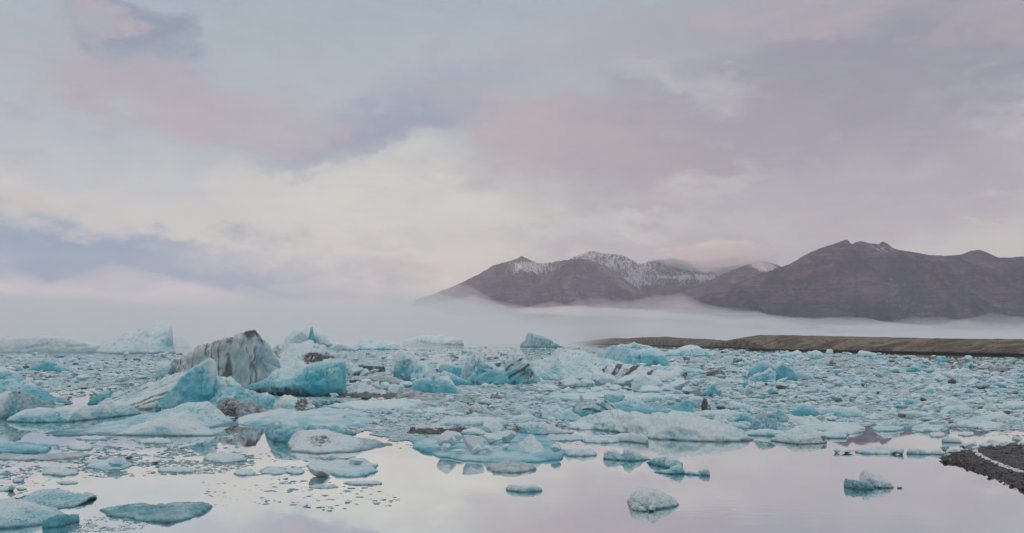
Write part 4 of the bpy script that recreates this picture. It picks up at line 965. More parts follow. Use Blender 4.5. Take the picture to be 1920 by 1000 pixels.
b = B('long smooth white iceberg with flowing folds and a sharp mirror reflection', 'the long white folded iceberg', [(1070, 802), (1085, 796), (1105, 790), (1118, 784), (1128, 779), (1145, 779), (1160, 776), (1180, 778), (1205, 783), (1220, 788), (1240, 783), (1265, 781), (1285, 787), (1298, 783), (1310, 788), (1330, 795), (1355, 801), (1380, 810), (1402, 820), (1410, 826)],
  [(1070, 804), (1110, 806), (1160, 812), (1200, 822), (1250, 826), (1330, 829), (1410, 828)], depth=7.5, blue=.12, blow=.3, style='fold', groove_ang=-20, seed=90, prof='dome', dpx=1.7, dirt=[(1276, 797, 8, 5, .3), (1234, 798, 3, 2, .5)])
b['label'] = 'long smooth white iceberg with flowing folds and a sharp mirror reflection'
F('pale rounded ledge at the start of the long white iceberg', None, ell(1100, 801, 36, 5.5, 16, 9), .4, seed=91, blue=.2, style='rough')
B('low white lens of ice with a dark nosed end below the long white iceberg', 'the dark nosed white lens', [(1136, 824), (1145, 817), (1160, 813), (1185, 812), (1200, 815), (1212, 818), (1217, 826), (1216, 832)], [(1136, 828), (1180, 829), (1216, 834)], blue=.2, style='soft', seed=92, dirt=[(1210, 824, 5, 6, .55)])
F('rough blue grey floe between two patches of bright water', None, ell(1130, 826, 44, 6, 16, 10), .3, seed=93, blue=.45, style='rough')
B('mounded pale floe with a pointed hump and blue foot', 'the mounded pale floe', [(1131, 862), (1134, 848), (1150, 846), (1168, 850), (1172, 840), (1180, 839), (1192, 846), (1206, 854), (1219, 862)], [(1131, 862), (1180, 865), (1219, 863)], blue=.3, style='crumbly', seed=94)
F('thin pointed floe alone in bright open water', None, ell(1088, 853, 32, 3.6, 14, 11), .35, seed=95, blue=.4, style='smooth', bumps=.4)
B('grey blue ragged strip of ice with a scooped dark end', None, [(1212, 868), (1225, 860), (1245, 856), (1262, 858), (1272, 866), (1280, 868), (1281, 876)], [(1212, 869), (1250, 878), (1281, 878)], blue=.5, style='crumbly', seed=96, dirt=[(1278, 872, 5, 4, .6)])
b = holder('ice_floe', 1275, 890, 'string of small ragged ice lumps joined at the waterline in open water', 'ice floe', 'low floes on the lagoon')
LAND_MARKS.append(('the string of ragged lumps', 1275, 890))
berg('pointed_lump', [(1226, 886), (1240, 883), (1255, 880), (1268, 872), (1276, 871), (1283, 880), (1286, 888)], [(1226, 887), (1260, 890), (1286, 889)], blue=.4, style='crumbly', seed=97, parent=b)
berg('middle_lump', [(1284, 888), (1292, 883), (1300, 885), (1310, 886), (1316, 890)], [(1284, 890), (1316, 892)], blue=.4, style='rough', seed=98, parent=b)
berg('end_lump', [(1308, 889), (1313, 880), (1320, 878), (1330, 880), (1332, 890)], [(1308, 891), (1332, 893)], blue=.3, style='crumbly', seed=99, parent=b)

# the round floe and what stands on it
F('large round flat floe with a blue rim carrying many white blocks', 'the round floe with blocks', [(768, 832), (790, 824), (830, 818), (880, 813), (940, 812), (1000, 816), (1040, 826), (1055, 846), (1052, 862), (1000, 867), (930, 868), (870, 865), (820, 856), (785, 846)], .34, seed=110, blue=.78, style='rough', bumps=.14)
for i, (lb, cx, bs, w, h, tl, bl, kk) in enumerate([
  ('tall balanced paddle shaped block standing on its narrow end', 927, 826, 46, 32, -22, .15, .72),
  ('rounded white boulder of ice at the near side of the round floe', 838, 851, 38, 34, 4, .1, .7), ('small white block leaning on the rounded boulder', 836, 855, 20, 15, 8, .08, .6),
  ('pale boulder of ice behind the rounded one', 850, 838, 34, 22, 0, .12, .7), ('broad white boulder in the middle of the round floe', 888, 855, 42, 30, 0, .1, .6),
  ('small bright block before the broad white boulder', 893, 861, 24, 16, 14, .08, .5), ('long low white loaf of ice at the back of the round floe', 890, 828, 54, 16, 0, .12, .8),
  ('cracked white block with a black slit on the round floe', 925, 843, 36, 22, 8, .1, .5), ('tilted white block between the slit block and the pyramid', 952, 840, 34, 22, 24, .1, .45),
  ('little pale block at the foot of the paddle shaped block', 937, 829, 28, 11, -6, .08, .7), ('small white block at the rim below the slit block', 915, 857, 20, 12, 0, .08, .5),
  ('little white pyramid chip near the big pyramid', 948, 853, 15, 11, 0, .08, .5), ('small rounded block next to the big pyramid on the rim', 1043, 858, 20, 16, 0, .12, .6),
  ('low chip of ice on the front rim of the round floe', 862, 858, 24, 6, 0, .12, .6)]):
    K(lb, cx, bs, w, h, 130 + i, tilt=tl, blue=bl, keep=kk, n=11 if kk > .55 else 15, rough=.08, zlift=.26, group='white blocks on the round floe')
B('large smooth pyramid of white ice on the round floe', 'the big ice pyramid', [(962, 842), (966, 838), (976, 829), (985, 821), (993, 815.5), (998, 815), (1005, 822), (1014, 832), (1022, 842), (1030, 853), (1034, 857)],
  [(962, 846), (985, 857), (1000, 859), (1034, 859)], depth=2.0, name='ice_block', cat='ice block', group='white blocks on the round floe', blue=.12, blow=.45, style='smooth', seed=111, prof='ramp', dpx=1.3, jag=.3)
F('dark speckled lump of gritty ice floating under the round floe rim', 'the dark speckled lump', ell(958, 880, 46, 7, 16, 12), .28, seed=112, blue=.3, style='ridgy', dirt=[('all', .55)])
B('silty iceberg lump with dark curled ridges at one end', 'the silty curled lump', [(958, 808), (965, 799), (975, 794), (990, 791), (1005, 792), (1020, 791), (1032, 797), (1045, 803), (1060, 808), (1076, 811)], [(958, 813), (1000, 817), (1076, 813)], blue=.2, style='crumbly', seed=113, dirt=[(968, 803, 9, 8, .9), (992, 797, 24, 5, .35), (1000, 814, 22, 3, .8)])
F('speckled flat slush floe beside the bright pool', None, ell(1060, 822, 50, 5, 16, 13), .16, seed=114, blue=.5, style='ridgy', dirt=[('all', .3)])

# right hand packed ice
B('faceted pale block shaped like a slice with a notched edge', 'the slice shaped pale block', [(1403, 806), (1412, 794), (1416, 778), (1424, 773), (1440, 773), (1450, 772), (1459, 778), (1461, 790), (1455, 798), (1458, 806)], [(1403, 806), (1430, 809), (1458, 808)], blue=.4, style='block', seed=120, prof='cliff')
B('blue wedge of ice behind the slice shaped block', None, [(1446, 786), (1452, 770), (1460, 764), (1470, 770), (1476, 782), (1478, 790)], [(1446, 791), (1478, 792)], blue=.55, style='block', seed=121)
B('smooth pale blue dome of ice in the packed field', 'the smooth pale dome', [(1484, 780), (1490, 767), (1497, 758), (1508, 756), (1519, 757), (1528, 766), (1534, 774), (1541, 782)], [(1484, 783), (1541, 783)], blue=.45, style='smooth', seed=122)
B('long pale bank of ice with blue underside beside the smooth dome', 'the long bank beside the dome', [(1536, 780), (1544, 767), (1558, 763), (1580, 763), (1595, 766), (1604, 762), (1614, 770), (1622, 776)], [(1536, 783), (1622, 784)], blue=.4, style='soft', seed=123)
B('white double peaked floe with a leaning shark fin', 'the shark fin floe', [(1477, 793), (1481, 784), (1492, 780), (1505, 783), (1518, 785), (1519, 779), (1528, 784), (1540, 791), (1548, 795)], [(1477, 796), (1548, 797)], blue=.12, style='soft', seed=124)
F('grey frosted flat raft behind the white dirty iceberg', 'the frosted flat raft', [(1490, 800), (1520, 795), (1580, 794), (1612, 797), (1620, 804), (1590, 810), (1530, 808), (1495, 806)], .3, seed=125, blue=.4, style='rough')
F('smooth pale floe with a rounded nose at the edge of open water', None, [(1540, 807), (1575, 803), (1605, 805), (1618, 811), (1590, 816), (1555, 815)], .4, seed=126, blue=.4, style='smooth')
B('white iceberg with two long snowy humps behind the dirt veined one', 'the twin snowy humps', [(1452, 818), (1470, 811), (1485, 806), (1495, 802), (1504, 797), (1512, 802), (1525, 806), (1545, 811), (1570, 812), (1584, 813), (1587, 820)], [(1452, 822), (1500, 822), (1587, 823)], blue=.15, style='soft', seed=127)
B('low white berg veined with brown dirt and a dark notch at one end', 'the dirt veined white berg', [(1445, 822), (1455, 820), (1475, 820), (1495, 816), (1515, 814), (1535, 816), (1549, 818), (1550, 828)], [(1445, 828), (1490, 834), (1550, 831)], blue=.1, style='rough', seed=128, dirt=[(1542, 821, 7, 4, 1.1), (1525, 830, 26, 2, .9), (1510, 822, 26, 4, .45)], strata=[(6, .5, .12, .5)])
B('pale blue smooth bank joining the dirt veined berg to the folded iceberg', None, [(1395, 812), (1415, 806), (1440, 804), (1465, 808), (1480, 814)], [(1395, 817), (1480, 819)], blue=.3, style='soft', seed=129)
B('long pale blue bank of piled ice behind the folded iceberg', 'the piled bank behind the folded iceberg', [(1330, 792), (1345, 784), (1362, 776), (1380, 772), (1395, 775), (1410, 782), (1425, 790)], [(1330, 797), (1425, 798)], blue=.5, style='crumbly', seed=130)
B('rising white ridge of rubble beside the marbled stub', None, [(1250, 776), (1262, 771), (1280, 772), (1300, 775), (1320, 770), (1345, 770), (1362, 768), (1378, 772)], [(1250, 780), (1378, 783)], blue=.25, style='crumbly', seed=131)
B('white pointed berg standing clear of the packed brash', 'the white pointed berg', [(1365, 762), (1368, 753), (1374, 752), (1388, 757), (1405, 760), (1425, 766)], [(1365, 768), (1425, 769)], blue=.15, style='soft', seed=132)
B('smooth white wedge behind the slice shaped block', None, [(1364, 800), (1367, 790), (1380, 791), (1395, 796), (1408, 802)], [(1364, 804), (1408, 805)], blue=.1, style='block', seed=133)
B('white twin topped berg in the middle of the packed field', 'the white twin topped berg', [(1565, 736), (1573, 730), (1580, 724), (1588, 723), (1596, 729), (1608, 727), (1614, 728), (1615, 737)], [(1565, 739), (1615, 739)], blue=.05, style='block', seed=134)
F('glittering round floe with a piled white top beside open water', 'the glittering piled floe', ell(1667, 805, 28, 5, 14, 14), .3, seed=135, blue=.5, style='rough')
B('piled melted white top of the glittering round floe', None, [(1641, 804), (1648, 794), (1660, 789), (1675, 788), (1688, 790), (1692, 796), (1688, 803)], [(1641, 806), (1688, 806)], blue=.25, style='crumbly', seed=136)
F('second glittering floe beyond the piled one', None, ell(1742, 806, 32, 5, 14, 15), .28, seed=137, blue=.45, style='rough')
B('translucent wing shaped ice on the second glittering floe', None, [(1770, 796), (1772, 789), (1785, 788), (1788, 791), (1780, 799), (1778, 806)], [(1770, 807), (1778, 807)], blue=.3, style='block', seed=138)
B('pale rounded mounds on the second glittering floe', None, [(1712, 802), (1722, 796), (1735, 794), (1748, 797), (1758, 803)], [(1712, 807), (1758, 808)], blue=.3, style='soft', seed=139)
B('broad white iceberg with flat tabular top among the packed floes', 'the flat topped white iceberg', [(1765, 772), (1770, 763), (1785, 760), (1795, 758), (1800, 760), (1812, 759), (1822, 767), (1824, 774)], [(1765, 776), (1824, 777)], blue=.12, style='block', seed=140)
B('white snowy peak with a long blue shoulder', 'the snowy peak with blue shoulder', [(1760, 762), (1770, 752), (1778, 745), (1786, 743), (1796, 748), (1806, 757), (1815, 760)], [(1760, 764), (1815, 764)], blue=.12, style='soft', seed=141)
B('long blue shouldered floe with two low domes', None, [(1820, 782), (1850, 779), (1868, 772), (1878, 772), (1890, 780), (1905, 783), (1930, 788)], [(1820, 788), (1930, 790)], blue=.25, style='soft', seed=142)
B('low blue and white wedge reaching out of the picture', None, [(1875, 765), (1885, 754), (1900, 753), (1925, 752), (1960, 756)], [(1875, 768), (1960, 768)], blue=.2, style='soft', seed=143)
B('clear turquoise wedge standing in the far packed ice', 'the clear turquoise wedge', [(1852, 727), (1862, 719), (1870, 715), (1880, 718), (1888, 726)], [(1852, 728), (1888, 728)], blue=.6, style='block', seed=144)
B('blue veined floe with a white rim standing over dark water', None, [(1683, 776), (1700, 770), (1730, 772), (1745, 777), (1755, 782)], [(1683, 783), (1755, 784)], blue=.4, style='soft', seed=145)
B('small white tooth beside the blue veined floe', None, [(1664, 777), (1670, 765), (1674, 762), (1680, 770), (1686, 778)], [(1664, 779), (1686, 779)], blue=.1, style='block', seed=146)
B('grey silty lump with a brown foot in the packed ice', 'the grey silty lump', [(1843, 768), (1848, 758), (1858, 757), (1868, 764), (1872, 770)], [(1843, 772), (1872, 773)], blue=0, style='rough', seed=147, dirt=[('all', .3), ('low', .8, .2)])
B('low smooth blue iceberg beside a tooth of white ice', 'the low smooth blue iceberg', [(1675, 755), (1680, 749), (1692, 746), (1705, 749), (1720, 752), (1728, 756)], [(1675, 758), (1728, 758)], blue=.5, style='rough', seed=148)
F('long pale floe drawn out towards the shore', 'the long pale floe by the shore', [(1812, 800), (1840, 795), (1870, 795), (1885, 799), (1870, 804), (1835, 804)], .35, seed=149, blue=.3, style='smooth')
F('blue tinted floe between the long pale floe and the flat topped iceberg', None, [(1790, 797), (1820, 790), (1850, 789), (1860, 793), (1830, 798), (1800, 802)], .4, seed=150, blue=.45, style='rough')

# open water pieces
b = holder('iceberg', 1223, 953, 'smooth pale iceberg with a grooved tail floating alone near the camera', 'iceberg', 'icebergs stranded across the lagoon')
LAND_MARKS.append(('the lone smooth iceberg', 1223, 953))
berg('smooth_dome', [(1180, 938), (1182, 926), (1190, 916), (1198, 913), (1206, 916), (1220, 916), (1236, 920), (1252, 928), (1264, 937), (1272, 946), (1273, 949)], [(1180, 950), (1220, 956), (1273, 950)], depth=1.5, blue=.15, style='soft', seed=160, parent=b, dpx=1.3)
berg('grooved_tail', [(1176, 936), (1184, 938), (1196, 944), (1207, 950), (1216, 957)], [(1176, 941), (1185, 957), (1205, 960), (1216, 959)], depth=.5, blue=.15, style='groove', groove_ang=-32, seed=161, parent=b, strata=[(-32, .4, .15, .8)], dpx=1.3)
block('small_knob', 1223, 960, 15, 12, 162, blue=.12, parent=b)
b = holder('iceberg', 1635, 917, 'small white iceberg with an ear like spike floating alone in open water', 'iceberg', 'icebergs stranded across the lagoon')
LAND_MARKS.append(('the eared white iceberg', 1640, 917))
berg('white_body', [(1614, 908), (1617, 896), (1616, 887), (1620, 882), (1625, 882), (1631, 892), (1640, 890), (1650, 893), (1660, 901), (1670, 909), (1676, 915)], [(1614, 913), (1640, 916), (1676, 916)], depth=1.2, blue=.12, style='rough', seed=163, parent=b, dpx=1.3)
K('tiny translucent ice chip trailing behind the eared white iceberg', 1687, 916, 10, 4, 164, blue=.5)
B('dark grey glassy wedge of ice touching the eared white iceberg', None, [(1582, 908), (1583, 900), (1586, 896), (1592, 899), (1602, 901), (1620, 901), (1630, 906), (1640, 916)], [(1582, 914), (1600, 918), (1640, 919)], blue=.5, style='crumbly', seed=165, dirt=[('all', .5)], dpx=1.3)
b = holder('ice_floe', 645, 893, 'glassy blue floe with white pads of snow and a tilted block at its front', 'ice floe', 'low floes on the lagoon')
LAND_MARKS.append(('the glassy floe with snow pads', 645, 893))
floe('glassy_base', [(570, 876), (600, 868), (640, 862), (680, 862), (705, 872), (711, 884), (690, 893), (650, 895), (615, 890), (590, 884)], .24, 166, blue=.55, parent=b, bumps=.35)
block('snow_pad', 668, 880, 28, 15, 167, parent=b, zlift=.15, blue=.05); block('snow_pad', 622, 869, 22, 13, 168, parent=b, zlift=.15, blue=.05); block('snow_pad', 650, 869, 36, 8, 169, parent=b, zlift=.15, blue=.1)
K('tilted glassy block with a snowy face in front of the glassy floe', 598, 896, 42, 19, 170, tilt=-10, blue=.25, keep=.5)
F('thin curled skin of ice near the tilted glassy block', None, ell(515, 883, 27, 8, 14, 20), .10, seed=171, blue=.55, style='rough')
F('small glassy splinter raft drifting in front of the striped slab', None, ell(553, 884, 18, 6, 12, 21), .12, seed=172, blue=.5, style='rough')
F('frosty streak of thin ice before the glassy floe', None, ell(606, 913, 26, 3.5, 12, 22), .07, seed=173, blue=.35, style='rough')
F('long thin frosty bar of ice in open water', None, ell(682, 907, 36, 3, 12, 23), .09, seed=174, blue=.4, style='rough')
B('rounded bobbing lump of ice below the speckled gritty one', None, [(948, 917), (952, 910), (962, 908), (972, 911), (985, 911), (1000, 910), (1014, 914), (1017, 920)], [(948, 920), (980, 924), (1017, 922)], blue=.25, style='rough', seed=175)
F('broken line of frosty floes reaching toward the gravel point', 'the broken line of frosty floes', ell(1648, 848, 42, 4, 16, 24), .2, seed=176, blue=.3, style='ridgy', bumps=.35)
K('small white lump at the start of the frosty line', 1569, 850, 12, 10, 177, blue=.1); K('low snowy hump in the frosty line', 1589, 851, 26, 8, 178, blue=.1)
K('clear grey knob of ice in the frosty line', 1688, 853, 13, 11, 179, blue=.5, dirt=.3); K('smoky glassy knob beside the clear grey one', 1674, 852, 14, 8, 180, blue=.5, dirt=.3)
B('grey glassy low floe between the frosty line and the gravel point', None, [(1700, 847), (1704, 842), (1718, 841), (1732, 844), (1745, 850)], [(1700, 852), (1745, 853)], blue=.35, style='crumbly', seed=181, dirt=[('all', .15)])
B('small white humped floe touching the gravel point', None, [(1741, 850), (1748, 845), (1760, 842), (1770, 847), (1776, 852)], [(1741, 852), (1776, 854)], blue=.1, style='crumbly', seed=182)
F('clear flat slab of ice drifting in the dark mountain reflection', None, [(1743, 815), (1765, 812), (1772, 816), (1768, 820), (1744, 820)], .22, seed=183, blue=.2, style='rough')
F('pale oval floe in the dark mountain reflection', None, ell(1812, 815, 15, 3, 12, 25), .2, seed=184, blue=.3, style='rough')
B('snowy oblong floe before the gravel point', 'the snowy oblong floe', [(1766, 828), (1768, 820), (1780, 819), (1796, 821), (1802, 827), (1803, 830)], [(1766, 830), (1803, 831)], blue=.1, style='soft', seed=185)

# near left pieces
B('large pale glassy iceberg with a rounded back at the near shore', 'the large glassy rounded iceberg', [(-90, 955), (-40, 938), (0, 939), (15, 940), (40, 946), (60, 954), (80, 962), (98, 972), (106, 984), (106, 990)], [(-90, 995), (0, 993), (60, 992), (106, 988)], depth=3, blue=.42, style='smooth', seed=190, dirt=[(62, 985, 22, 6, .5)], dpx=1.5)
B('lower shelf of the large glassy iceberg sliding into the water', None, [(80, 975), (95, 966), (110, 962), (130, 964), (150, 964), (153, 970), (148, 978)], [(80, 992), (120, 988), (148, 980)], blue=.5, style='soft', seed=191)
B('rough crumpled blue grey floe just behind the large glassy iceberg', 'the rough crumpled floe', [(38, 940), (48, 931), (62, 930), (72, 922), (85, 918), (105, 918), (125, 922), (140, 926), (160, 926), (172, 928), (183, 936)], [(38, 945), (90, 957), (140, 958), (175, 954), (183, 940)], depth=3, blue=.5, style='crumbly', seed=192, prof='ramp', dpx=1.4)
B('black wet rock like chunk resting behind the glassy iceberg', None, [(12, 940), (20, 934), (30, 932), (36, 937), (40, 943)], [(12, 945), (40, 946)], blue=0, style='block', seed=193, dirt=[('all', 1.3)])
F('dark crescent floe covered in sharp little ice crests', 'the dark crescent floe', [(185, 957), (210, 953), (250, 951), (300, 950), (340, 947), (375, 944), (392, 950), (385, 960), (360, 972), (320, 982), (290, 979), (250, 974), (210, 968)], .10, seed=194, blue=.9, style='ridgy', bumps=1.1, dirt=[('all', .48)])
F('turquoise wet floe with a white lip near the picture edge', 'the turquoise wet floe', [(-40, 838), (0, 834), (40, 835), (75, 836), (97, 840), (88, 847), (60, 852), (0, 852), (-40, 854)], .45, seed=195, blue=.85, style='smooth', bumps=.2)
F('long thin strip of dirty ice curving through the slush', 'the long dirty strip', [(-20, 856), (10, 854), (60, 856), (110, 857), (165, 851), (171, 853), (140, 860), (90, 864), (30, 863), (-20, 862)], .15, seed=196, blue=.15, style='rough', dirt=[('all', .6)])
F('smooth lens of grey blue ice in bright water beside the dirty strip', None, ell(152, 840, 24, 5, 14, 30), .22, seed=197, blue=.4, style='smooth')
F('pale two toned oval floe floating in the slush', 'the two toned oval floe', ell(112, 886, 35, 7, 16, 31), .26, seed=198, blue=.35, style='smooth', bumps=.35)
F('crumpled blue slush raft with a clear rounded knob', 'the crumpled slush raft', ell(205, 872, 44, 10, 16, 32), .16, seed=199, blue=.5, style='rough', bumps=.4)
K('clear rounded knob standing on the crumpled slush raft', 219, 880, 28, 19, 200, blue=.35, zlift=.08)
F('pale lumpy floe at the end of the slush field', None, ell(420, 861, 38, 7, 16, 33), .26, seed=201, blue=.3, style='rough', bumps=.4)
F('small rounded floe drifting alone past the slush field', None, ell(458, 888, 19, 4.5, 12, 34), .2, seed=202, blue=.3, style='smooth')
F('low white floe under the double humped iceberg', None, ell(292, 829, 34, 3.6, 14, 35), .25, seed=203, blue=.1, style='rough')
F('pale strip of ice in the reflection of the double humped iceberg', None, ell(172, 823, 30, 3.2, 14, 36), .2, seed=204, blue=.2, style='rough')
F('pale oval pair of floes at the edge of the slush field', None, ell(332, 883, 34, 4.5, 14, 37), .2, seed=205, blue=.3, style='smooth')
K('small white pyramid at the slush edge', 22, 922, 17, 13, 206, blue=.15); F('thin pale wafer beside the small white pyramid', None, ell(8, 918, 14, 4, 12, 38), .1, seed=207, blue=.25)
K('small dark grit stained chunk in the middle of the slush field', 242, 861, 13, 6, 208, dirt=1.1, blue=0); K('small black chunk near the pale lumpy floe', 292, 870, 13, 4, 209, dirt=1.1, blue=0)
F('thin broken blue wafer at the near end of the slush', None, ell(128, 906, 20, 3, 12, 39), .07, seed=210, blue=.55); F('little wet floe with a raised lip in bright water', None, ell(33, 902, 10, 3.4, 12, 40), .14, seed=211, blue=.5)
F('small flat wafer below the little wet floe', None, ell(40, 917, 10, 2.4, 12, 41), .08, seed=212, blue=.4)
# ---------------------------------------------------------------- loose floes of the packed ice: individuals
rs = np.random.RandomState(2024)
def inpoly(x, y, poly):
    poly = np.asarray(poly, float); r = np.zeros(np.shape(x), bool)
    x = np.asarray(x, float); y = np.asarray(y, float); j = len(poly) - 1
    for i in range(len(poly)):
        xi, yi = poly[i]; xj, yj = poly[j]
        r ^= ((yi > y) != (yj > y)) & (x < (xj - xi) * (y - yi) / (yj - yi + 1e-12) + xi); j = i
    return r
PACK = [(-700, 668), (300, 664), (560, 660), (760, 657), (900, 650), (980, 652), (1080, 651), (1160, 651), (1300, 655), (1440, 660), (1560, 663), (1680, 666), (1750, 670), (1860, 671), (2000, 676), (2700, 684),
        (2700, 815), (1930, 806), (1850, 806), (1800, 802), (1700, 800), (1640, 798), (1600, 803), (1480, 812), (1400, 806), (1250, 800), (1120, 803), (1070, 812), (1010, 818), (1030, 838), (960, 850), (860, 845), (790, 830),
        (735, 828), (700, 812), (640, 808), (560, 805), (470, 792), (410, 782), (300, 768), (215, 762), (200, 748), (170, 757), (150, 744), (135, 748), (130, 760), (20, 762), (-700, 762)]
HOLES = [[(132, 758), (140, 747), (158, 744), (175, 746), (185, 758)], [(1050, 812), (1080, 806), (1128, 810), (1125, 824), (1070, 822)]]
def in_pack(x, y):
    x = np.asarray(x, float); y = np.asarray(y, float)
    q = V3(x / 34, y / 9, 2.0)
    sh = np.shape(x)
    x = x + 26 * fbm(q, 3).reshape(sh); y = y + np.where(y > 700, 9, 1) * fbm(q + 40, 3).reshape(sh)
    r = inpoly(x, y, PACK)
    for h in HOLES: r &= ~inpoly(x, y, h)
    return r
SH = ['slab', 'wedge', 'hump', 'peaked block', 'knob', 'ragged lump', 'low dome', 'tooth']
def describe(px, py, shp, tone, wpx):
    d = sorted(LAND_MARKS, key=lambda m: ((m[1] - px) / 2.2) ** 2 + ((m[2] - py) * 1.6) ** 2)
    a, b_ = d[0], d[1]
    rel = 'behind' if py < a[2] - 5 else ('in front of' if py > a[2] + 5 else 'beside')
    size = 'tiny' if wpx < 14 else 'small' if wpx < 20 else 'medium sized' if wpx < 30 else 'large'
    return '%s %s %s of ice %s %s' % (size, tone, shp, rel, a[0]), b_[0]
used = {}
count = 0
boxes = np.array(BOXES)
cand_n = 0
placed = []
while count < 150 and cand_n < 9000:
    cand_n += 1
    k = rs.rand()
    if k < .58:   px = rs.uniform(1120, 1945); py = 660 + 135 * rs.rand() ** 1.1
    elif k < .8:  px = rs.uniform(640, 1150); py = rs.uniform(664, 800)
    else:         px = rs.uniform(-10, 640); py = rs.uniform(668, 765)
    if not in_pack(px, py): continue
    far = (py - 650) / 150.0
    w = (12 + 22 * rs.rand() ** 2) * (.75 + .55 * far) * (1.0 if px > 1100 else .8)
    h = w * (.26 + .40 * rs.rand() ** 1.5)
    if np.any((px + w / 2 > boxes[:, 0]) & (px - w / 2 < boxes[:, 2]) & (py > boxes[:, 1] - 1) & (py - h * .5 < boxes[:, 3] + 2)): continue
    if any(abs(px - q[0]) < (w + q[2]) * .42 and abs(py - q[1]) < 5 for q in placed): continue
    placed.append((px, py, w))
    shp = SH[rs.randint(len(SH))]
    tk = rs.rand()
    if tk < .10: tone, bl, dt = 'dirt stained', .0, [('all', .8)]
    elif tk < .22: tone, bl, dt = 'turquoise', .75, []
    elif tk < .55: tone, bl, dt = 'pale blue', .42, []
    else: tone, bl, dt = 'white', .12, []
    sd = 400 + count
    if shp in ('knob',):
        o = block('ice_block', px, py, w, h * 1.1, sd, blue=bl, dirt=.8 if dt else 0, keep=.6)
    else:
        n = 6; xx = np.linspace(0, 1, n)
        hh = {'slab': [.2, .8, .9, 1, .9, .2], 'wedge': [.1, .3, .5, .75, 1, .2], 'hump': [.1, .6, .9, 1, .6, .1], 'peaked block': [.1, .5, 1, .5, .4, .1],
              'ragged lump': [.1, .9, .4, 1, .6, .2], 'low dome': [.1, .7, 1, .9, .6, .1], 'tooth': [.1, .2, .4, 1, .3, .1]}[shp]
        if rs.rand() < .5: hh = hh[::-1]
        if shp in ('low dome', 'slab'): h *= .7
        top = [(px - w / 2 + w * x, py - h * (a * (.85 + .3 * rs.rand()))) for x, a in zip(xx, hh)]
        o = berg('ice_floe', top, [(px - w / 2, py), (px + w / 2, py + .4)], style=['soft', 'block', 'crumbly', 'smooth', 'rough'][rs.randint(5)], blue=bl, dirt=dt, seed=sd, dpx=1.6, reg=False,
                 prof=['dome', 'ramp', 'cliff', 'under', 'dome'][rs.randint(5)])
    lab, second = describe(px, py, shp, tone, w)
    if len(lab.split()) > 16: lab = lab.replace('medium sized ', '').replace(' of ice', '')
    if lab in used:
        alt = lab.rsplit(' behind ', 1)[0] if ' behind ' in lab else lab.rsplit(' in front of ', 1)[0] if ' in front of ' in lab else lab.rsplit(' beside ', 1)[0]
        lab2 = alt + ' towards ' + second
        lab = lab2 if len(lab2.replace('-', ' ').split()) <= 16 else lab
    used[lab] = used.get(lab, 0) + 1
    props(o, lab, 'ice block' if shp == 'knob' else 'ice floe', 'loose pieces of the packed ice')
    count += 1

# ---------------------------------------------------------------- what nobody could count: brash and rubble
def scatter_mesh(name, px, py, w, hpx, var, label, shift=0.0, zoff=0.0):
    """copies of hewn variants joined into one mesh. w, hpx: width and height in photo pixels"""
    Y = gy(py); W = w / FP * Y; Hh = hpx / FP * Y
    n = len(px); nvert = len(var[0][0]); F0 = var[0][1]
    idx = rs.randint(len(var), size=n); ang = rs.rand(n) * 6.283
    base = np.stack([v[0] for v in var])[idx]                       # n, nvert, 3
    ca, sa = np.cos(ang)[:, None], np.sin(ang)[:, None]
    x = base[:, :, 0] * ca - base[:, :, 1] * sa; y = base[:, :, 0] * sa + base[:, :, 1] * ca
    x = x * (W / 2)[:, None]; y = y * (W / 2 * rs.uniform(.5, 1.0, n))[:, None]; z = base[:, :, 2] * Hh[:, None]
    tlt = rs.normal(0, .12, n)[:, None]
    z = z + x * tlt * (base[:, :, 2] > 0)
    P = np.stack([x + gx(px, Y)[:, None], y + Y[:, None], z + zoff], 2).reshape(-1, 3)
    fc = (F0[None] + (np.arange(n) * nvert)[:, None, None]).reshape(-1, 3)
    tone = np.clip(rs.normal(.06, .22, n), -.3, 1.0) + shift; dt = np.where(rs.rand(n) < .07, rs.uniform(.5, 1, n), 0.0)
    # neighbouring pieces come from the same broken berg: tone varies in patches
    tone = tone + .5 * fbm(V3(P.reshape(n, nvert, 3)[:, 0, 0] / 9, P.reshape(n, nvert, 3)[:, 0, 1] / 22, 3.0), 3)
    dt = np.maximum(dt, np.clip(3 * (fbm(V3(gx(px, Y) / 7, Y / 26, 8.0), 3) - .33), 0, .7) * (rs.rand(n) < .6))
    o = mesh_np(name, P, None, ICE, {'blue': np.repeat(tone, nvert), 'dirt': np.repeat(dt, nvert)}, smooth=False, faces3=fc)
    props(o, label, kind='stuff'); return o
def plate_variant(k, r_):
    n = k; a = np.linspace(0, 2 * np.pi, n, endpoint=False) + r_.uniform(-.25, .25, n)
    r = r_.uniform(.65, 1.05, n)
    top = np.stack([np.cos(a) * r * .9, np.sin(a) * r * .9, np.full(n, .9) + r_.uniform(-.25, .25, n)], 1)
    bot = np.stack([np.cos(a) * r, np.sin(a) * r, np.full(n, -.25)], 1)
    c = np.array([[0, 0, 1.0 + r_.uniform(-.1, .25)]])
    V = np.vstack([top, bot, c]); i = np.arange(n); j = (i + 1) % n
    Fc = np.vstack([np.stack([i, j, np.full(n, 2 * n)], 1), np.stack([i, i + n, j + n], 1), np.stack([i, j + n, j], 1)])
    return V, Fc
rv = np.random.RandomState(5)
PLATES = [plate_variant(6, rv) for _ in range(16)]
CHUNK = []
for i in range(14):
    v = hewn(ICO1, rv, 7, .5, .2); v[:, 2] = v[:, 2] * .5 + .42; CHUNK.append((v, ICO1[1]))

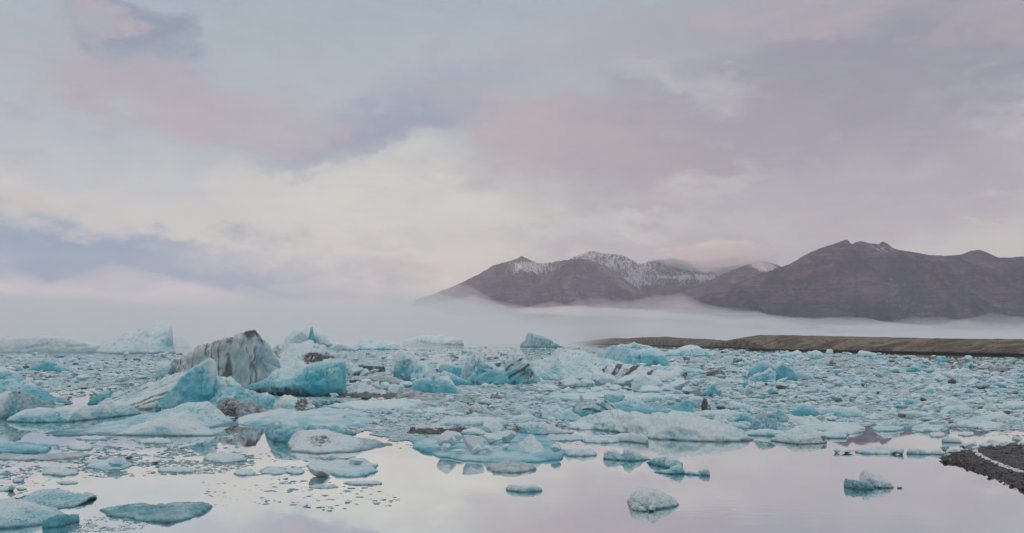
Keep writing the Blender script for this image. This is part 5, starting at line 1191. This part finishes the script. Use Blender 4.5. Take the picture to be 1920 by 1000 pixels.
def cover(px, py):
    """how closely the brash lies, 0..1, from the layout of open leads"""
    Y = gy(py); X = gx(px, Y)
    n = fbm(V3(X / 16, Y / 40, 1.0), 3) + .5 * fbm(V3(X / 4, Y / 12, 6.0), 3)
    edge = np.minimum(1, 1)
    c = np.where(in_pack(px, py), .80 + n * 1.2, 0)
    # looser, streaky ice out in the middle distance and at the far right
    loose = (px > 700) & (px < 1120) & (py < 680)
    c = np.where(loose & (c > 0), .45 + n * 1.6, c)
    loose2 = (px > 1730) & (py < 690 + (px - 1730) * .06)
    c = np.where(loose2 & (c > 0), .40 + n * 1.5, c)
    return np.clip(c, 0, 1)
nb = 95000
py = 648 + 185 * rs.rand(nb) ** 1.15; px = rs.uniform(-420, 2340, nb)
ok = rs.rand(nb) < cover(px, py); px, py = px[ok], py[ok]
far = np.clip((py - 645) / 60, .25, 1.2)
w = (2.8 + 15 * rs.rand(len(px)) ** 3.0) * far ** .35
w = w * np.exp(.7 * fbm(V3(px / 90, py / 14, 9.0), 3))
hp = np.clip(w * .07 + rs.rand(len(px)) ** 2 * 1.2, .3, 2.0) * far ** .2
gu, gvn = 900, 190
gxp = np.linspace(-420, 2340, gu); gyp = 650 + 200 * np.linspace(0, 1, gvn) ** 1.25
GXX, GYY = np.meshgrid(gxp, gyp, indexing='ij')
keepv = cover(GXX.ravel(), GYY.ravel()) > np.where(GXX.ravel() > 1150, .5, .62)
YY = gy(GYY.ravel()); VV = V3(gx(GXX.ravel(), YY), YY, .012)
VV[:, 2] += .012 * (1 + fbm(VV * np.array([1.2, .6, 1]), 3))
GF = grid_faces(gu, gvn); GF = GF[keepv[GF].all(1)]
ids = np.unique(GF); mp_ = -np.ones(len(VV), int); mp_[ids] = np.arange(len(ids))
SL = MT('grey_slush'); _n = SL.noise(1.6, 6, .7, SL.pos((1, .35, 1))); _m = SL.noise(.16, 4, .6, SL.pos((1, .4, 1)))
SL.bsdf(SL.mix(SL.mr(_m, .35, .65, 0, .5), SL.mix(SL.mr(_n, .35, .65), (.16, .36, .42), (.54, .70, .74)), (.26, .39, .43)), SL.mr(_n, .3, .7, .15, .6), .5, _n, .6, .15)
props(mesh_np('slush', VV[ids], mp_[GF], SL.m), 'grey frozen slush between the broken ice', kind='stuff')
scatter_mesh('brash_ice', px, py, w, hp, PLATES, 'close carpet of small broken brash ice filling the lagoon between the bergs')
nb = 8500
py = 652 + 150 * rs.rand(nb) ** 1.05; px = rs.uniform(-300, 2250, nb)
dens = np.where(px > 1120, 1.0, .42) * (cover(px, py) > .45)
ok = rs.rand(nb) < dens; px, py = px[ok], py[ok]
w = (6.5 + 17 * rs.rand(len(px)) ** 2.0) * np.clip((py - 640) / 60, .45, 1.15) ** .5 * np.exp(.5 * fbm(V3(px / 60, py / 9, 19.0), 3))
scatter_mesh('ice_rubble', px, py, w, w * rs.uniform(.28, .62, len(w)), CHUNK, 'countless knee high chunks of ice packed between the bergs')
nb = 1500
py = 658 + 148 * rs.rand(nb); px = rs.uniform(-300, 2250, nb)
ok = (rs.rand(nb) < .75 * (cover(px, py) > .35)) & (fbm(V3(px / 130, py / 16, 33.0), 3) > -.12); px, py = px[ok], py[ok]
w = (11 + 26 * rs.rand(len(px)) ** 2) * np.clip((py - 640) / 60, .4, 1.1) ** .5
scatter_mesh('slab_ice', px, py, w, np.clip(w * rs.uniform(.05, .13, len(w)), .8, 3.2), [plate_variant(10, rv) for _ in range(16)], 'flat broken slabs of ice jammed together in the pack', shift=.06)
# thin slush and splinters on the open water
zones = [([(0, 832), (200, 836), (470, 840), (480, 870), (420, 888), (200, 895), (0, 900)], 1500, 2.5, 12), ([(0, 895), (130, 895), (120, 925), (0, 930)], 50, 3, 11),
         ([(480, 848), (580, 858), (560, 900), (700, 905), (780, 925), (730, 950), (600, 960), (480, 945)], 170, 2, 14), ([(165, 968), (300, 972), (260, 995), (100, 1000)], 260, 2, 7),
         ([(500, 850), (600, 868), (570, 895), (490, 890)], 60, 3, 9), ([(380, 900), (480, 910), (480, 950), (390, 950)], 22, 2, 8),
         ([(700, 812), (760, 828), (1050, 812), (1140, 806), (1140, 836), (1060, 836), (900, 870), (760, 845)], 420, 2.5, 9),
         ([(1560, 796), (1930, 800), (1930, 822), (1700, 812), (1600, 812)], 160, 3, 12), ([(0, 790), (130, 798), (120, 812), (0, 815)], 40, 2, 10), ([(130, 812), (450, 812), (480, 838), (180, 842)], 170, 2, 12)]
PX, PY, WW = [], [], []
for poly, n, lo, hi in zones:
    n = int(n * 1.7)
    a = np.array(poly); x = rs.uniform(a[:, 0].min(), a[:, 0].max(), n * 3); y = rs.uniform(a[:, 1].min(), a[:, 1].max(), n * 3)
    cl = fbm(V3(x / 60, y / 12, 4.0), 3) * 2.2 + .55
    m = inpoly(x, y, poly) & (rs.rand(len(x)) < cl); x, y = x[m][:n], y[m][:n]
    PX.append(x); PY.append(y); WW.append(lo + (hi - lo) * rs.rand(len(x)) ** 2.5)
px, py, w = map(np.concatenate, (PX, PY, WW))
scatter_mesh('slush_ice', px, py, w * 1.3, np.clip(w * .06, .25, 1.0), PLATES, 'thin splinters and wafers of melting ice drifting on the open water', shift=.55)

# ---------------------------------------------------------------- gravel point on the near shore
GR = gravel_material('black_gravel', (0.05, 0.048, 0.053), (0.15, 0.142, 0.148), 14.0)
ST = gravel_material('wet_stone', (0.06, 0.058, 0.06), (0.20, 0.185, 0.182), 9.0)
STG = gravel_material('mossy_stone', (0.045, 0.048, 0.030), (0.12, 0.115, 0.075), 9.0)
low = [(1772, 866), (1785, 869), (1805, 874), (1825, 881), (1850, 889), (1875, 899), (1900, 910), (1925, 922), (1990, 948), (2100, 1000), (2300, 1090)]
upp = [(1772, 862), (1790, 853), (1815, 848), (1840, 846), (1870, 841), (1900, 838), (1925, 837), (1990, 833), (2100, 828), (2300, 820)]
nu, nvv = 170, 60
pxx = np.linspace(1772, 2300, nu); pxx = 1772 + (pxx - 1772) * np.linspace(.35, 1, nu)
ylo = np.interp(pxx, *np.array(low).T) + .9 * fbm(V3(pxx * .09, 0, 0), 4) * 3; yup = np.interp(pxx, *np.array(upp).T) + .6 * fbm(V3(pxx * .09, 5, 0), 4) * 2
v = np.linspace(0, 1, nvv)
Ya = gy(ylo)[:, None]; Yb = gy(yup)[:, None]; Yg = Ya + (Yb - Ya) * v[None]
Xa = gx(pxx, gy(ylo))[:, None]; Xb = gx(pxx, gy(yup))[:, None]; Xg = Xa + (Xb - Xa) * v[None]
wid = (Yb - Ya)
prof = np.minimum(v[None] * wid, (1 - v[None]) * wid)
Zg = .34 * (1 - np.exp(-prof / 1.1)) - .012
Zg = Zg + np.clip(prof, 0, .4) * .14 * fbm(V3(Xg * 2.2, Yg * 2.2, 0), 4).reshape(Xg.shape) + .012 * fbm(V3(Xg * 11, Yg * 11, 1), 2).reshape(Xg.shape)
Zg[:, 0] = -.08; Zg[:, -1] = -.08; Zg[0, :] = -.05
o = mesh_np('beach', V3(Xg, Yg, Zg), grid_faces(nu, nvv), GR); o['kind'] = 'structure'
BX, BY, BZ = Xg, Yg, Zg
def beach_z(x, y):
    d = (BX - x) ** 2 + (BY - y) ** 2; return float(BZ.ravel()[d.argmin()])
# pebbles over it
npb = 9000
iu = rs.uniform(0, nu - 1.01, npb) ** 1.0; iv = rs.uniform(0, nvv - 1.01, npb)
ia, ib = iu.astype(int), iv.astype(int)
pxp = BX[ia, ib] + rs.normal(0, .12, npb); pyp = BY[ia, ib] + rs.normal(0, .12, npb); pzp = BZ[ia, ib]
sz = .02 + .09 * rs.rand(npb) ** 5
pt = np.where(rs.rand(npb) < .14, rs.uniform(.2, 1, npb), 0)
base = np.stack([hewn(ICO1, rv, 6, .6, .2) for _ in range(10)])[rs.randint(10, size=npb)]
P = base * np.stack([sz, sz * rs.uniform(.7, 1, npb), sz * .6], 1)[:, None, :] + np.stack([pxp, pyp, pzp], 1)[:, None, :]
mesh_np('gravel', P.reshape(-1, 3), None, ST, {'tone': np.repeat(pt, len(ICO1[0]))}, smooth=False, faces3=(ICO1[1][None] + (np.arange(npb) * len(ICO1[0]))[:, None, None]).reshape(-1, 3))
props(bpy.data.objects['gravel'], 'dark wet pebbles scattered over the gravel point', kind='stuff')
# ribbon of snow and ice crust on the gravel
rib = [(1836, 846.5), (1828, 851), (1829, 858), (1838, 866), (1852, 873), (1872, 882), (1893, 890), (1922, 900), (1960, 915), (2040, 945)]
rib = np.array(rib, float); t = np.linspace(0, len(rib) - 1, 140)
rx = np.interp(t, np.arange(len(rib)), rib[:, 0]); ry = np.interp(t, np.arange(len(rib)), rib[:, 1])
cx_, cy_ = gx(rx, gy(ry)), gy(ry)
tx, ty_ = np.gradient(cx_), np.gradient(cy_); ln_ = np.hypot(tx, ty_); nx_, ny_ = -ty_ / ln_, tx / ln_
hw = .17 + .11 * fbm(V3(t * .8, 0, 3), 4) + .05 * pnoise(V3(t * 3.1, 0, 9)); hw = np.clip(hw, .05, .4) * np.clip(np.minimum(t * 1.5 + .5, 1), 0, 1) * .95
sv = np.linspace(-1, 1, 11)
jx = .07 * pnoise(V3(t * 4, 0, 1))
RX = cx_[:, None] + nx_[:, None] * (hw[:, None] * sv[None] + jx[:, None]); RY = cy_[:, None] + ny_[:, None] * (hw[:, None] * sv[None] + jx[:, None])
RZ = np.array([[beach_z(a, b_) for a, b_ in zip(r1, r2)] for r1, r2 in zip(RX, RY)])
RZ = RZ + .055 * (1 - sv[None] ** 4) - .02 + .03 * fbm(V3(RX * 7, RY * 7, 0), 3).reshape(RX.shape)
SN = MT('crusted_snow'); SN.bsdf(SN.mix(SN.mr(SN.noise(9, 5, .7, SN.pos()), .42, .66), (.80, .82, .85), (.50, .52, .56)), .8, .2, SN.noise(16, 4, .7, SN.pos()), .6, .05)
o = mesh_np('snow_ribbon', V3(RX, RY, RZ), grid_faces(len(t), 11), SN.m); props(o, 'narrow ribbon of white crusted snow curving over black gravel', kind='stuff')
def stone(px_, py_, w_, h_, label, mat, sd):
    Yc = float(gy(py_)); X_ = float(gx(px_, Yc)); zb = max(0.0, beach_z(X_, Yc)) if px_ > 1780 else 0.0
    o = block('stone', px_, py_, w_, h_, sd, mat=mat, zlift=zb, keep=.75, n=8, rough=.12); props(o, label, 'stone', 'stones on the gravel point'); return o
for i, (a, b_, c, d, lb, m) in enumerate([
  (1773, 868, 10, 8, 'round mossy brown stone in the water off the gravel tip', STG), (1777, 862, 7, 5, 'small black stone right at the gravel tip', ST), (1782, 863, 5, 4, 'tiny black stone just inside the gravel tip', ST),
  (1855, 896, 8, 6, 'black stone sitting in the water along the gravel edge', ST), (1832, 885, 4, 3, 'tiny black stone off the gravel edge', ST), (1896, 912, 8, 6, 'dark stone at the wet gravel edge below the snow ribbon', ST),
  (1919, 920, 9, 8, 'dark stone at the picture edge by the water', ST), (1889, 864, 12, 6, 'flat brown stone high on the gravel', ST), (1837, 857, 6, 4, 'dark stone beside the bend of the snow ribbon', ST),
  (1912, 852, 9, 5, 'pale grey stone on the upper gravel', ST), (1900, 853, 5, 3, 'small light stone near the pale grey stone', ST), (1878, 862, 6, 4, 'small pinkish stone near the flat brown stone', ST)]):
    stone(a, b_, c, d, lb, m, 700 + i)
# ice washed up along the back of the point
for i, (lb, cx, bs, w, h) in enumerate([
  ('glassy block stranded at the tip of the gravel point', 1779, 862, 14, 12), ('flat topped white block stranded near the gravel tip', 1787, 855, 26, 14), ('white wedge of stranded ice on the gravel rim', 1800, 852, 22, 12),
  ('small bright cube of stranded ice above the gravel tip', 1790, 861, 12, 9), ('peaked stranded ice block with a dark chip', 1818, 845, 22, 18), ('pale sharp stranded wedge beside the peaked block', 1828, 849, 18, 13),
  ('broad rounded stranded block at the start of the snow ribbon', 1848, 846, 26, 16), ('smooth stranded lump behind the broad rounded block', 1860, 838, 24, 14), ('white stranded heap along the gravel back', 1874, 840, 24, 12),
  ('long white stranded block on the gravel back', 1892, 838, 28, 11), ('small translucent stranded block far up the gravel back', 1906, 832, 16, 14), ('bright stranded chip at the picture edge', 1917, 836, 12, 9),
  ('grey glassy stranded lump beside the white wedge', 1772, 845, 16, 10), ('little pale stranded cube by the snowy oblong floe', 1806, 839, 12, 8)]):
    K(lb, cx, bs, w, h, 800 + i, blue=.12 + .2 * (i % 3 == 0), keep=.45, n=14, dirt=.05, group='ice blocks stranded on the gravel point')
for i in range(26):
    x_ = rs.uniform(1776, 1925); y_ = np.interp(x_, *np.array(upp).T) - rs.uniform(-2, 4)
    K('small chip of ice stranded along the back of the gravel point', x_, y_, rs.uniform(4, 9), rs.uniform(3, 6), 860 + i, blue=.15, cat='ice chip', name='ice_chip', group='small chips of stranded ice')
#print('THINGS', len([o for o in bpy.data.objects if o.get('category')]), 'TRIS', sum(len(o.data.loops) - 2 * len(o.data.polygons) for o in bpy.data.objects if o.type == 'MESH'))
